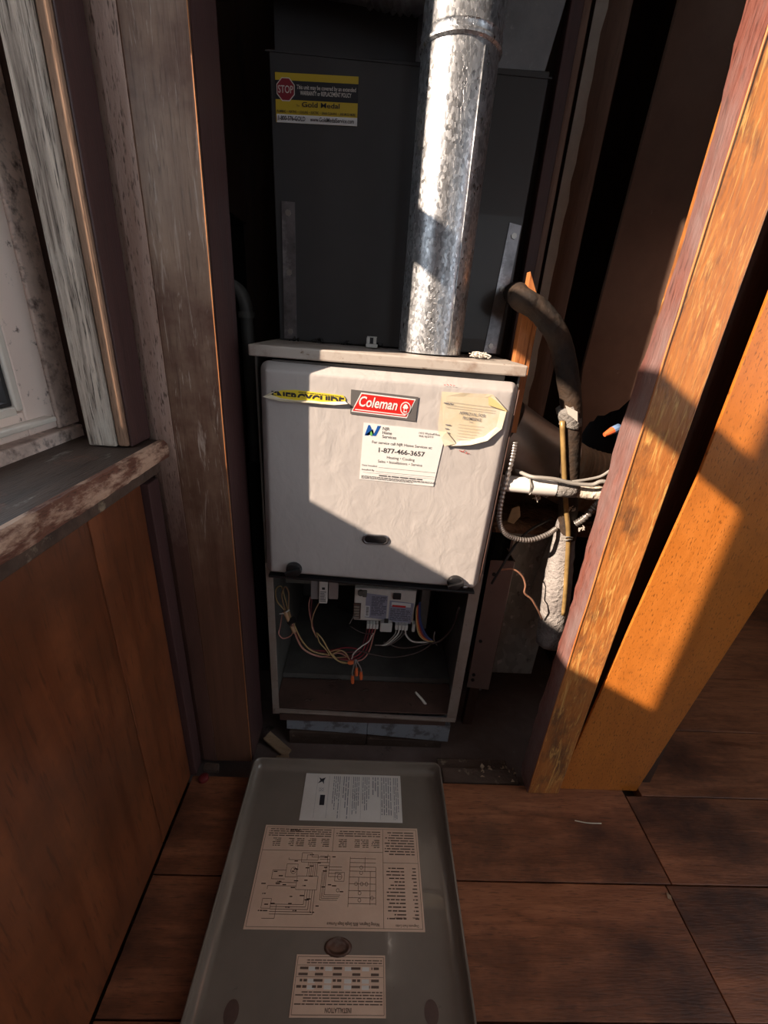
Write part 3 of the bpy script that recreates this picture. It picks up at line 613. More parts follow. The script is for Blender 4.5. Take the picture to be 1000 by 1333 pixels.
# coiled bundle at the left
for i, c in enumerate(('tan', 'yellow', 'pink', 'maroon', 'tan', 'yellow')):
    d = .0016*i
    wire(c, [(-0.1788,0.9200,0.3470), (-0.1977,0.9200,0.3957), (-0.2167,0.9200,0.4237), (-0.2194,0.9200,0.4590), (-0.2054,0.9200,0.4714), (-0.1984,0.9200,0.4438), (-0.1843,0.9200,0.3718), (-0.1767,0.9200,0.3471)] if i % 2 else [(-0.1758,0.9250,0.3355), (-0.1931,0.9250,0.3799), (-0.2045,0.9200,0.4387), (-0.1948,0.9150,0.4731), (-0.1855,0.9150,0.4550), (-0.1877,0.9200,0.4012), (-0.1756,0.9250,0.3431)], .0019)
wire('pink', [(-0.2050,0.9250,0.3866), (-0.2123,0.9250,0.3411), (-0.2172,0.9250,0.3151), (-0.2053,0.9250,0.3001), (-0.1844,0.9250,0.3117), (-0.1778,0.9250,0.3353)], .0018)
for i, c in enumerate(('tan', 'maroon', 'red', 'pink', 'yellow')):
    o_ = i*1.3
    q = {0: [(-0.1843,0.9200,0.3718), (-0.1739,0.9250,0.3253), (-0.1568,0.9300,0.2692), (-0.1237,0.9350,0.2392), (-0.0748,0.9400,0.2261), (-0.0316,0.9400,0.2313)],
         1: [(-0.1808,0.9220,0.3629), (-0.1663,0.9270,0.3084), (-0.1428,0.9350,0.2655), (-0.1008,0.9400,0.2442), (-0.0367,0.9450,0.2432), (0.0065,0.9500,0.2438)],
         2: [(-0.1795,0.9250,0.3556), (-0.1626,0.9300,0.3061), (-0.1391,0.9380,0.2576), (-0.0907,0.9450,0.2458), (-0.0374,0.9500,0.2553), (0.0017,0.9500,0.2518)],
         3: [(-0.1802,0.9180,0.3561), (-0.1696,0.9220,0.3072), (-0.1506,0.9300,0.2587), (-0.1044,0.9350,0.2320), (-0.0579,0.9400,0.2438), (-0.0295,0.9400,0.2314)],
         4: [(-0.1777,0.9260,0.3524), (-0.1583,0.9280,0.2975), (-0.1297,0.9320,0.2553), (-0.0834,0.9380,0.2387), (-0.0474,0.9400,0.2526), (-0.0249,0.9400,0.2232)]}[i]
    wire(c, q, .0020)
b = BM(); tube(b, [(-0.1882,0.9180,0.3607), (-0.1739,0.9180,0.3715)], .0088, 10, n=2); obj('cable_tie', b, m_black, f)
b = BM(); tube(b, [(-0.1965,0.9140,0.3979), (-0.1862,0.9180,0.3583)], .0058, 8, n=3); obj('wire_sleeve', b, m_wire['tan'], f, True); b = BM(); tube(b, [(-0.1808,0.9200,0.3469), (-0.1750,0.9200,0.3268)], .0058, 8, n=3); obj('wire_sleeve', b, m_wire['tan'], f, True)
wire('white', [(-0.2106,0.9140,0.3898), (-0.1980,0.9110,0.3952), (-0.1845,0.9140,0.4034)], .0017)
wire('pink', [(-0.1383,0.9650,0.4107), (-0.1425,0.9650,0.3777), (-0.1329,0.9550,0.3292), (-0.1188,0.9450,0.2905)]); wire('maroon', [(-0.1342,0.9650,0.4109), (-0.1356,0.9600,0.3563), (-0.1258,0.9500,0.3072)])
wire('tan', [(-0.1149,0.9600,0.3956), (-0.1291,0.9580,0.3582), (-0.1322,0.9500,0.3254), (-0.1206,0.9420,0.2983)])
wire('yellow', [(-0.1182,0.9400,0.3133), (-0.1091,0.9350,0.2835), (-0.0914,0.9300,0.2646), (-0.0805,0.9300,0.2434)]); wire('yellow', [(-0.1159,0.9380,0.3125), (-0.0983,0.9320,0.2921), (-0.0783,0.9280,0.2535), (-0.0563,0.9250,0.2300), (-0.0304,0.9250,0.2230)], .0020)
wire('yellow', [(-0.0719,0.9280,0.2512), (-0.0608,0.9270,0.2334), (-0.0433,0.9260,0.2214), (-0.0261,0.9250,0.2232)], .0020); wire('tan', [(-0.0832,0.9350,0.2497), (-0.0575,0.9300,0.2638), (-0.0359,0.9280,0.2558), (-0.0244,0.9260,0.2335)], .0018)
wire('white', [(-0.0181,0.9250,0.2376), (-0.0126,0.9300,0.2553), (0.0056,0.9400,0.2692), (0.0264,0.9550,0.2764), (0.0381,0.9650,0.2985)], .0018)
for i, c in enumerate(('maroon', 'red', 'red', 'pink')):
    wire(c, [Vector((.020+.0085*i, .978, .309)), Vector((.017+.0075*i, .970, .285)), Vector((.004+.008*i, .955, .250-.004*i)), Vector((-.022+.008*i, .945, .232-.006*i)), Vector((-.055, .94, .222))], .0021)
for i, c in enumerate(('grey', 'white', 'grey', 'brown')):
    wire(c, [Vector((.103+.009*i, .978, .309)), Vector((.098+.008*i, .968, .292)), Vector((.070+.006*i, .955, .268)), Vector((.045+.006*i, .958, .262))], .0019)
wire('white', [Vector((.128, .977, .309)), Vector((.132, .970, .292)), Vector((.150, .962, .278)), Vector((.180, .958, .279)), Vector((.200, .955, .284))], .0026)
for i, c in enumerate(('yellow', 'orange', 'red', 'blue', 'blue')):
    wire(c, [Vector((.154+.002*i, .983, .382+.004*i)), Vector((.156+.003*i, .972, .345)), Vector((.166+.005*i, .962, .305)), Vector((.185+.005*i, .957, .289)), Vector((.212, .953, .287))], .0024)
wire('brown', [(0.2531,0.9100,0.4409), (0.2508,0.9300,0.3628), (0.2290,0.9450,0.3015), (0.2038,0.9500,0.2822)], .003, 6); wire('brown', [Vector((.07, .962, .272)), Vector((.11, .958, .258)), Vector((.15, .955, .262)), Vector((.20, .953, .284))], .0024)
wire('brown', [Vector((.205, .954, .285)), Vector((.19, .952, .265)), Vector((.16, .95, .245)), Vector((.10, .95, .228)), Vector((.04, .95, .235)), Vector((.0, .95, .248))], .0022)
wire('grey', [(0.2085,0.9550,0.3216), (0.2088,0.9520,0.2972), (0.2196,0.9500,0.2776)], .0018); wire('brown', [(-0.0277,0.9700,0.3150), (0.0034,0.9650,0.2993), (0.0361,0.9620,0.2955)], .0016); wire('grey', [(-0.0301,0.9700,0.3229), (-0.0203,0.9720,0.3457), (-0.0124,0.9750,0.3569)], .0014)
for x, y, k in ((457, 863, 0), (459, 884, 1), (464, 874, 1), (470, 879, 1)):
    b = BM(); c = Vector((-0.0196,0.9220,0.2264)) if k == 0 else {459: Vector((-0.0131,0.9240,0.1651)), 464: Vector((-0.0034,0.9260,0.1924)), 470: Vector((0.0102,0.9250,0.1798))}[x]
    if k == 0: tube(b, [c+Vector((-.009, 0, 0)), c+Vector((.007, 0, .002))], .0055, 8, n=3, rf=lambda t: .0035+.0025*math.sin(t*3.1))
    else: tube(b, [c+Vector((0, 0, .013)), c, c+Vector((.001, -.002, -.013))], .005, 8, n=3, rf=lambda t: .0042 if t < .45 else .0066-.002*t)
    obj('wire_nut', b, m_orange, f, 'auto', label='orange wire connector')
    if k: wire('grey', [c+Vector((0, 0, .012)), c+Vector((-.002, .002, .025)), Vector((-0.0074,0.9300,0.2335))], .0022)
b = BM()
for i in range(16):
    c = Vector((R.uniform(-.18, .25), R.uniform(.90, 1.0), .088)); L_ = R.uniform(.006, .03); a = R.uniform(0, 3.1)
    d = Vector((math.cos(a)*L_, math.sin(a)*L_*.5, R.uniform(.0, .004))); tube(b, [c, c+d*.5+Vector((0, .003, .002)), c+d], R.uniform(.0006, .0022), 5, n=2)
obj('pan_litter', b, m_oldwood, f, kind='stuff')
b = BM(); tube(b, [(0.1725,0.9300,0.1182), (0.1923,0.9250,0.0972), (0.2091,0.9150,0.0783), (0.2170,0.9080,0.0618)], .0042, 7, rf=lambda t: .003+.003*t); obj('curled_scrap', b, m_fluff, f, True)

# ------------------------------------------------------------------ plenum with straps and warranty sticker
pnm = thing('plenum', (.03, 1.25, 1.045), 'dark charcoal metal plenum box standing on the furnace', 'plenum')
PY = 1.09
b = BM(); prism(b, [(-.226, PY, 1.0458), (.300, PY, 1.0458), (.3045, PY, 1.56), (-.231, PY, 1.55)], (0, .32, 0), .002); obj('body', b, m_plenum, pnm)
b = BM(); prism(b, [(-.222, PY+.012, 1.551), (.045, PY+.012, 1.553), (.045, PY+.012, 2.3), (-.222, PY+.012, 2.3)], (0, .28, 0)); obj('upper_casing', b, m_plenum, pnm)
b = BM(); prism(b, [(.046, PY+.012, 1.555), (.297, PY+.012, 1.562), (.318, PY+.012, 1.68), (.36, PY+.012, 2.3), (.046, PY+.012, 2.3)], (0, .28, 0)); obj('transition', b, m_trans, pnm, label='lighter bare metal transition')
b = BM(); box(b, -.238, .31, PY-.002, PY+.011, 1.548, 1.5505); obj('seam_flange', b, m_plenum, pnm)
PF = Frame((0, PY-.001, 0), (1, 0, 0), (0, 0, 1))
for pts, sc in (([(-.2145, 1.049), (-.186, 1.049), (-.186, 1.316), (-.2135, 1.316)], ((-.200, 1.296), (-.200, 1.185), (-.200, 1.065))), ([(.258, 1.049), (.287, 1.049), (.298, 1.308), (.272, 1.312)], ((.285, 1.288), (.278, 1.185), (.272, 1.065)))):
    b = BM(); sheet(b, PF, pts, .0025); stp = obj('strap', b, m_strap, pnm, label='scuffed steel strap')
    for u, v in sc:
        b = BM(); tube(b, [PF.p(u, v, .0025), PF.p(u, v, .0050), PF.p(u, v, .0062)], .0062, 6, n=1, smooth=False); obj('screw', b, m_screw, stp)
SX0, SX1, SZ0, SZ1 = -.221, -.0605, 1.470, 1.545
gs_ = Frame((-0.2204,1.0885,1.5192), Vector((-0.0612,1.0885,1.5242))-Vector((-0.2204,1.0885,1.5192)), (0, 0, 1))
GW = (Vector((-0.0612,1.0885,1.5242))-Vector((-0.2204,1.0885,1.5192))).length
GH = Vector((-0.2204,1.0885,1.5192)).z-Vector((-0.2215,1.0885,1.4448)).z
def gq(poly, m, n, par, name='print'): return obj(name, sheet(BM(), gs_, [(u*GW, -v*GH) for u, v in poly], .0004, n), m, par)
sg = obj('sticker', sheet(BM(), gs_, rect(0, -GH, GW, 0), .0006), m_gold, pnm, label='yellow black and white warranty sticker')
gq(rect(0, .15, 1, .53), m_ink, .0006, sg); gq(rect(.01, .83, 1, 1), m_white, .0006, sg)
oc = [(.125+.118*math.cos(math.radians(22.5+45*k)), .33+.118*GW/GH*math.sin(math.radians(22.5+45*k))) for k in range(8)]
oc2 = [(.125+.108*math.cos(math.radians(22.5+45*k)), .33+.108*GW/GH*math.sin(math.radians(22.5+45*k))) for k in range(8)]
gq(oc, m_labelA, .0010, sg); gq(oc2, m_darkred, .0014, sg)
def gt(s, u, v, h, w, m, bold=.0, sh=0): text(s, gs_, u*GW, -v*GH, h*GH, m, sg, w=w*GW, bold=bold, n=.0023, shear=sh)
gt('STOP', .035, .405, .15, .18, m_labelA, .006); gt('This unit may be covered by an extended', .258, .315, .085, .715, m_labelA, .01); gt('WARRANTY or REPLACEMENT POLICY', .30, .43, .085, .62, m_labelA, .015)
gt('Gold Medal', .32, .665, .10, .46, m_ink, .012); gt('The', .25, .665, .04, .04, m_ink); gt('PLUMBING  •  HEATING  •  COOLING  •  ELECTRIC  •  DRAIN CLEANING  •  AND MUCH MORE', .015, .80, .05, .96, m_ink, .02)
gt('1-800-576-GOLD', .03, .955, .09, .33, m_ink, .02); gt('www.GoldMedalService.com', .42, .955, .09, .54, m_ink, .01)
b = BM()
for i in range(7):
    x = -.18+.06*i+R.uniform(-.02, .02)
    for _ in range(5): tube(b, [(x+R.uniform(-.014, .014), PY-.008-R.uniform(0, .02), 1.0462), (x+R.uniform(-.014, .014), PY-.006-R.uniform(0, .02), 1.049+R.uniform(0, .006))], R.uniform(.001, .003), 5, n=2)
obj('dust_crumbs', b, m_nearblack, kind='stuff', label='dark dust crumbs along the foot of the plenum', cat='dust')

fp = thing('flue_pipe', (.118, 1.0, 1.046), 'shiny galvanized round flue pipe rising from the furnace top', 'pipe')
r0 = .0675
b = BM(); lathe(b, .118, 1.0, [(r0, 1.0457), (r0, 1.20), (r0, 1.40), (r0, 1.528), (r0-.002, 1.533)], 64); obj('lower_section', b, m_galv, fp, 'auto')
b = BM(); lathe(b, .118, 1.0, [(r0+.0012, 1.5275), (r0+.0042, 1.531), (r0+.0042, 1.5345), (r0+.0015, 1.538), (r0+.0015, 1.545), (r0+.003, 1.5475), (r0+.0015, 1.550), (r0+.0012, 2.3)], 64); obj('upper_section', b, m_galv, fp, 'auto')
a = math.radians(-62)
b = BM(); tube(b, [(.118+(r0+.001)*math.cos(a), 1.0+(r0+.001)*math.sin(a), z) for z in (1.05, 1.25, 1.52)], .0011, 6, n=2); obj('seam', b, m_galv, fp, True)
b = BM(); tube(b, [(-.25, 1.035, 1.668), (-.15, 1.035, 1.665), (-.06, 1.03, 1.658), (.0, 1.02, 1.648), (.05, 1.01, 1.645), (.10, 1.0, 1.665)], .058, 24, n=12, rf=lambda t: .058+(.0035*math.sin(t*2*math.pi*22) if t > .45 else 0)); obj('corrugated_elbow', b, m_strap, fp, True, label='grey corrugated elbow')

# ------------------------------------------------------------------ closet studs behind the furnace
b = BM(); prism(b, [(.3085, 1.0, .88), (.3335, 1.0, .88), (.3335, 1.0, 1.170), (.3085, 1.0, 1.215)], (0, .03, 0), .001); obj('lit_stud_piece', b, m_stud, label='sunlit orange piece of the stud beside the plenum behind the black line, cut at the shadow edge', cat='board')  # sunlit part of a longer stud; sloped cut top imitates the shadow edge
b = BM(); prism(b, [(.3335, 1.002, .88), (.345, 1.002, .88), (.345, 1.002, 1.155), (.3335, 1.002, 1.168)], (0, .03, 0), .001); obj('lit_stud_piece', b, m_stud, label='thin sunlit orange batten piece between the lit stud piece and the whitish paint strip', cat='board')  # sunlit part of the narrow batten, also cut short at the shadow
b = BM(); box(b, .325, .350, 1.10, 1.14, -.06, 2.5, .002); obj('wall_stud', b, m_purple, label='shaded upper stud rising right beside the plenum, painted dark purple brown', cat='stud')  # same stud continued upward, its shade painted as a dark colour
b = BM(); box(b, .3505, .3655, 1.108, 1.14, -.06, 2.5, .001); obj('wall_stud', b, m_closet, label='thin brown batten left of the whitish paint strip', cat='stud')
b = BM(); prism(b, [(.3145, .9985, 1.0), (.318, .9985, 1.35), (.3185, .9985, 1.35), (.315, .9985, 1.0)], (0, .0025, 0)); b.free()
cs = thing('wall_stud', (.45, 1.2, -.06), 'brown closet stud with a ragged strip of whitish paint on its left edge', 'stud')
b = BM(); box(b, .405, .480, 1.20, 1.24, -.06, 2.5, .002); obj('body', b, m_closet, cs)
b = BM(); n = 50; prev = None
for i in range(n+1):
    z = .70+1.8*i/n; e = .428+R.uniform(-.003, .003); l = .4035
    cur = [b.verts.new((l, 1.1985, z)), b.verts.new((e, 1.1985, z)), b.verts.new((e, 1.2005, z)), b.verts.new((l, 1.2005, z))]
    if prev:
        for k in range(4): b.faces.new((prev[k], prev[(k+1) % 4], cur[(k+1) % 4], cur[k]))
    else: b.faces.new(cur)
    prev = cur
b.faces.new(prev); obj('paint_strip', b, plain('whitish old paint', (.80, .80, .74), .7, mottle=.12), cs, label='ragged whitish paint strip')
b = BM(); box(b, .335, .400, 1.44, 1.48, -.06, 2.5, .002); obj('wall_stud', b, m_dark, label='dark stud in the gap between plenum and whitish paint strip', cat='stud')
b = BM(); box(b, .52, .63, 1.56, 1.60, -.06, 2.5, .002); obj('wall_stud', b, m_dark, label='dark reddish stud deep in the closet corner', cat='stud')

# ------------------------------------------------------------------ pipes and ducts right of the furnace
ho = thing('insulated_line', (.46, .95, -.06), 'black foam wrapped refrigerant line curving down right of the furnace', 'pipe')
b = BM(); tube(b, [(.304, 1.083, 1.178), (.302, 1.04, 1.176), (0.2858,0.9580,1.1607), (0.3249,0.9450,1.1406), (0.3717,0.9400,1.0938), (0.4089,0.9400,1.0208), (0.4393,0.9450,0.9407), (0.4641,0.9500,0.8348), (0.4865,0.9550,0.7377), (0.5107,0.9600,0.6317)], .0225, 16, n=8, jit=.03); obj('foam_sleeve', b, m_hose, ho, True)
b = BM(); tube(b, [(0.4237,0.9440,0.9600), (0.4404,0.9440,0.9274), (0.4403,0.9440,0.9137)], .0236, 14, n=3, jit=.03); obj('tape_wrap', b, m_tape, ho, True)
b = BM(); prism(b, [(0.4104,0.9180,0.9637), (0.4383,0.9180,0.9526), (0.4437,0.9180,0.9315), (0.4217,0.9180,0.9449)], (0, .004, 0)); obj('torn_patch', b, m_fluff, ho, label='torn white patch')
b = BM(); tube(b, [(0.4145,0.9280,0.9291), (0.4394,0.9280,0.8401), (0.4720,0.9280,0.7282), (0.4986,0.9300,0.6466), (0.5317,0.9350,0.4871), (0.5462,0.9400,0.4100)], .0058, 10, n=5); obj('copper_line', b, m_copper, ho, True)
b = BM(); tube(b, [(0.4953,0.9600,0.7260), (0.5042,0.9650,0.6506), (0.5177,0.9700,0.5352), (0.5366,0.9750,0.4088), (0.5540,0.9800,0.2837)], .03, 16, n=6, rf=lambda t: .018+.020*min(1, t*1.6), jit=.05); obj('grey_sleeve', b, m_foam, ho, True, label='rough grey foam sleeve')
b = BM(); tube(b, [(0.4854,0.9320,0.6405), (0.4915,0.9210,0.6445), (0.5091,0.9300,0.6429)], .0022, 6); obj('tie_wire', b, m_cable, ho, True)
b = BM(); tube(b, [(0.4825,0.9320,0.6446), (0.4895,0.9210,0.6528), (0.5100,0.9300,0.6473)], .0016, 6); obj('tie_wire', b, m_cable, ho, True)

pv = thing('drain_pipe', (.45, .93, .72), 'white plastic drain pipe crossing in front of the black line', 'pipe')
b = BM(); tube(b, [(.2935, .905, .787), (0.3574,0.8850,0.7916)], .0185, 20, n=2); obj('pipe', b, m_pvc, pv, 'auto')
b = BM(); tube(b, [(0.3574,0.8850,0.7916), (0.4105,0.8800,0.7932)], .0205, 20, n=2); obj('coupling', b, m_pvc, pv, 'auto')
b = BM(); tube(b, [(0.4127,0.8800,0.7915), (0.4570,0.8750,0.7925)], .0185, 16, n=3, jit=.05); obj('tape_wrap', b, m_tape, pv, True)
b = BM(); tube(b, [(0.4557,0.8750,0.7906), (0.4905,0.8700,0.7875), (0.5157,0.8650,0.7874), (.58, .86, .745)], .0145, 14, n=5, jit=.06); obj('crusty_end', b, m_pvcold, pv, True, label='crusty cream pipe end')
b = BM(); tube(b, [(0.3497,0.8750,0.8127), (0.3498,0.8620,0.7997), (0.3597,0.8720,0.7768)], .0022, 6); obj('cable_tie', b, m_cable, pv, True)
b = BM(); tube(b, [(0.3253,0.9000,0.8203), (0.3462,0.8680,0.8184), (0.3692,0.8580,0.8199), (0.3977,0.8540,0.8196), (0.4322,0.8500,0.8146), (0.4719,0.8460,0.8150), (0.4971,0.8420,0.8250), (.56, .84, .80)], .0042, 8, n=6); obj('grey_cable', b, m_cable, label='grey cable lying along the top of the white drain pipe', cat='cable')
b = BM(); tube(b, [(0.4385,0.8640,0.8133), (0.4682,0.8600,0.8219), (0.4927,0.8570,0.8314), (0.5090,0.8550,0.8468)], .003, 7, n=6); obj('grey_cable', b, m_cable, label='thin grey cable rising to the orange post above the drain pipe', cat='cable')

def conduit(pts, r, pitch, label):
    bm = BM(); C_ = catmull(pts, 14); L_ = sum((a-b_).length for a, b_ in zip(C_, C_[1:])); k = int(L_/pitch)
    tube(bm, pts, r, 10, n=max(8, int(k*6/(len(pts)-1))), rf=lambda t: r*(1+.16*math.sin(t*2*math.pi*k))); return obj('flexible_conduit', bm, m_conduit, None, True, label=label, cat='conduit')
conduit([(0.3026,0.8750,0.8897), (0.3035,0.8780,0.8470), (0.2994,0.8820,0.7746), (0.3025,0.8850,0.7135), (0.3177,0.8900,0.6767), (0.3505,0.9000,0.6533), (0.3964,0.9100,0.6446), (0.4436,0.9300,0.6518), (0.4723,0.9500,0.6604)], .0058, .0075, 'ribbed armoured conduit looping along the right side of the furnace')
conduit([(0.5063,0.9300,0.6848), (0.5203,0.9250,0.7023), (0.5340,0.9200,0.7335), (0.5426,0.9150,0.7537)], .0075, .007, 'short ribbed conduit between the copper line and the orange post')

du = thing('round_duct', (.5, 1.15, .6), 'dark round metal duct slanting behind the black line', 'duct')
b = BM(); tube(b, [(.345, 1.13, .858), (.42, 1.13, .815), (.52, 1.13, .765)], .088, 32, n=3); obj('smooth_section', b, m_ducts, du, 'auto')
b = BM(); tube(b, [(.52, 1.13, .765), (.57, 1.13, .742), (.63, 1.12, .728), (.70, 1.11, .722)], .085, 28, n=14, rf=lambda t: .086+.003*math.sin(t*2*math.pi*11)); obj('flexible_section', b, m_flex, du, True, label='tan dusty flexible section')

pd = thing('sheet_metal_duct', (.5, 1.15, -.06), 'grey green sheet metal duct box low beside the furnace', 'duct')
b = BM(); prism(b, [(.40, 1.08, .06), (.58, 1.08, .06), (.58, 1.08, .60), (.40, 1.08, .60)], (0, .3, 0), .003); obj('box', b, m_galv2, pd)
b = BM(); prism(b, [(.5, 1.074, .34), (.555, 1.074, .34), (.565, 1.074, .60), (.53, 1.074, .60)], (0, .005, 0)); obj('flange', b, m_galv2, pd)
b = BM(); box(b, .398, .404, 1.03, 1.08, .03, .58); obj('edge_strip', b, m_strap, pd)
b = BM()
N_ = 16
g = [[b.verts.new((.34+.40*i/N_, 1.03+.32*j/N_, .622+R.uniform(-.006, .006)+.01*math.sin(i*.7)*math.cos(j*.6))) for j in range(N_+1)] for i in range(N_+1)]
gb = [[b.verts.new((.34+.40*i/N_, 1.03+.32*j/N_, .602)) for j in range(N_+1)] for i in range(N_+1)]
for i in range(N_):
    for j in range(N_): b.faces.new((g[i][j], g[i+1][j], g[i+1][j+1], g[i][j+1])); b.faces.new((gb[i][j], gb[i][j+1], gb[i+1][j+1], gb[i+1][j]))
for i in range(N_):
    b.faces.new((g[i][0], gb[i][0], gb[i+1][0], g[i+1][0])); b.faces.new((g[i][N_], g[i+1][N_], gb[i+1][N_], gb[i][N_])); b.faces.new((g[0][i], g[0][i+1], gb[0][i+1], gb[0][i])); b.faces.new((g[N_][i], gb[N_][i], gb[N_][i+1], g[N_][i+1]))
obj('debris_bed', b, m_soil, None, True, label='brown dusty debris lying on top of the sheet metal duct', cat='debris', kind='stuff')
b = BM(); prism(b, [(.36, .985, .655), (.378, .984, .650), (.392, .986, .672), (.385, .988, .698), (.366, .988, .690)], (0, .004, .002), .0015); obj('dry_leaf', b, plain('tan leaf', (.42, .27, .14), .7, mottle=.3), label='tan dry leaf scrap below the white drain pipe', cat='leaf')
ch = thing('metal_channel', (.36, .96, -.06), 'brown metal channel strip standing just right of the furnace', 'channel')
b = BM(); prism(b, [(.327, .95, .125), (.392, .95, .118), (.387, .95, .560), (.325, .95, .560)], (0, .003, 0)); obj('face', b, m_channel, ch)
b = BM(); prism(b, [(.392, .95, .118), (.395, .953, .118), (.390, .953, .560), (.387, .95, .560)], (.0, .07, 0)); obj('return', b, m_channel, ch)
for z in (.155, .175, .30, .52):
    b = BM(); tube(b, [(.340, .9505, z), (.340, .947, z)], .005, 8, n=1); obj('screw', b, m_nearblack, ch)
b = BM(); box(b, .345, .375, .975, 1.0, -.06, .20, .001); obj('shade_block', b, m_dark, ch)  # dark block where only shade lies under the channel
b = BM(); tube(b, [(0.3426,0.9250,0.5480), (0.3752,0.9200,0.5553), (0.4016,0.9180,0.5377), (0.4145,0.9170,0.5115), (0.4173,0.9170,0.4882), (0.4396,0.9180,0.4697), (0.4547,0.9200,0.4498), (0.4690,0.9250,0.4296), (0.4983,0.9500,0.3841)], .0024, 8, n=6); obj('copper_wire', b, m_cuwire, None, True, label='bare copper wire bending out beside the brown metal channel', cat='wire')
b = BM(); tube(b, [(0.3213,0.9000,0.5220), (0.3439,0.9100,0.5729), (0.3730,0.9300,0.6220), (0.4081,0.9500,0.6523), (0.4738,0.9900,0.6693)], .0032, 8, n=6); obj('black_cable', b, m_wire['black'], None, True, label='thin dark cable crossing below the ribbed conduit', cat='cable')
wn_ = thing('wire_connector', (.52, .86, .87), 'orange wire connector with blue tape poking out beside the orange post', 'connector')
b = BM(); tube(b, [(0.4777,0.8600,0.9193), (0.4843,0.8620,0.9224), (0.4953,0.8650,0.9288)], .007, 10, n=3, rf=lambda t: .0042+.0035*t); obj('cap', b, m_orange, wn_, 'auto')
b = BM(); tube(b, [(0.4953,0.8650,0.9288), (0.5091,0.8700,0.9349)], .0078, 10, n=2); obj('tape', b, m_bluep, wn_, 'auto')
b = BM(); tube(b, [(0.5091,0.8700,0.9349), (.52, .875, .905), (.54, .84, .93), (.545, .80, .95), (.53, .776, .96)], .003, 7); obj('lead', b, m_wire['blue'], wn_, True)
b = BM()
for i in range(60):
    t = R.random(); c = Vector((.4615+R.uniform(-.004, .002), .79+R.uniform(-.006, .01), .70+.25*t)); 
for base_ in ((0.5205,0.9250,0.6798), (0.4140,0.9200,0.7669), (0.4878,0.9300,0.7283), (0.3860,0.9000,0.7636)):
    for _ in range(7):
        c = Vector(base_)+Vector((R.uniform(-.008, .008), 0, R.uniform(-.004, .004))); tube(b, [c, c+Vector((R.uniform(-.004, .004), 0, -.005)), c+Vector((R.uniform(-.007, .007), 0, -R.uniform(.006, .014)))], .0008, 4, n=2)
obj('lint_wisps', b, m_fluff, label='wisps of pale lint hanging from the pipes', cat='lint', kind='stuff')

# left dark side of the closet
el = thing('pipe_elbow', (-.33, 1.2, 1.0), 'dark iron pipe elbow in the black gap left of the plenum', 'pipe')
b = BM(); tube(b, [(-.44, 1.2, 1.158), (-.385, 1.2, 1.158), (-.352, 1.2, 1.150), (-.335, 1.2, 1.125), (-.330, 1.2, 1.06), (-.330, 1.2, .70)], .0165, 14, n=6); obj('pipe', b, m_inner, el, True)
for a_, b_ in (((-.415, 1.2, 1.158), (-.395, 1.2, 1.158)), ((-.376, 1.2, 1.156), (-.362, 1.2, 1.154)), ((-.331, 1.2, 1.10), (-.3305, 1.2, 1.085))):
    b = BM(); tube(b, [a_, b_], .021, 14, n=1); obj('collar', b, m_inner, el, 'auto')
b = BM(); box(b, -.43, -.40, 1.1, 1.2, -.06, .69, .003); box(b, -.345, -.315, 1.17, 1.23, -.06, .71, .003); obj('pipe_support', b, m_nearblack, label='black pipe support standing in the dark left gap', cat='support')

# ------------------------------------------------------------------ loose bits on the furnace top and in the closet
cl = thing('wire_clip', (.0, 1.0, 1.0455), 'small whitish plastic clip lying on the furnace top', 'clip')
b = BM(); box(b, -.022, .004, 1.02, 1.04, 1.0456, 1.053, .0015); obj('body', b, m_clear, cl)
for x in (-.019, -.004):
    b = BM(); box(b, x-.002, x+.005, 1.022, 1.034, 1.0531, 1.066, .0012); obj('prong', b, m_clear, cl)
b = BM(); box(b, -.020, .002, 1.024, 1.03, 1.0662, 1.0685, .0008); obj('bridge', b, m_clear, cl)
b = BM()
for i in range(40):
    c = Vector((.222+R.gauss(0, .008), .955+R.gauss(0, .01), 1.0458)); tube(b, [c, c+Vector((R.uniform(-.01, .01), R.uniform(-.006, .006), R.uniform(.002, .010))), c+Vector((R.uniform(-.018, .018), R.uniform(-.01, .01), R.uniform(.001, .008)))], .0012, 4, n=2)
obj('fibre_tuft', b, m_fluff, label='tuft of white fibre beside the flue pipe foot', cat='lint', kind='stuff')
th = obj('threshold_strip', box(BM(), .245, .452, .752, .795, -.0595, -.012, .004), m_oldwood, label='splintered old threshold strip in front of the closet floor', cat='strip')
b = BM(); box(b, .24, .44, .797, .835, -.0595, -.03, .003); obj('threshold_strip', b, m_oldwood, label='second old wood strip behind the splintered threshold strip', cat='strip')
b = BM(); box(b, -.26, .24, .750, .78, -.0595, -.015, .003); obj('threshold_strip', b, m_oldwood, label='long old threshold strip under the far end of the loose cover', cat='strip')
b = BM()
for i in range(16):
    c = Vector((R.uniform(.33, .445), R.uniform(.748, .80), -.011+R.uniform(0, .008))); L_ = R.uniform(.003, .012)
    prism(b, [c, c+Vector((L_, R.uniform(-.003, .003), 0)), c+Vector((L_*.4, R.uniform(.002, .006), R.uniform(0, .006)))], (0, 0, .002))
obj('splinters', b, m_shim, label='pale splinters and crumbs on the threshold strip', cat='debris', kind='stuff')
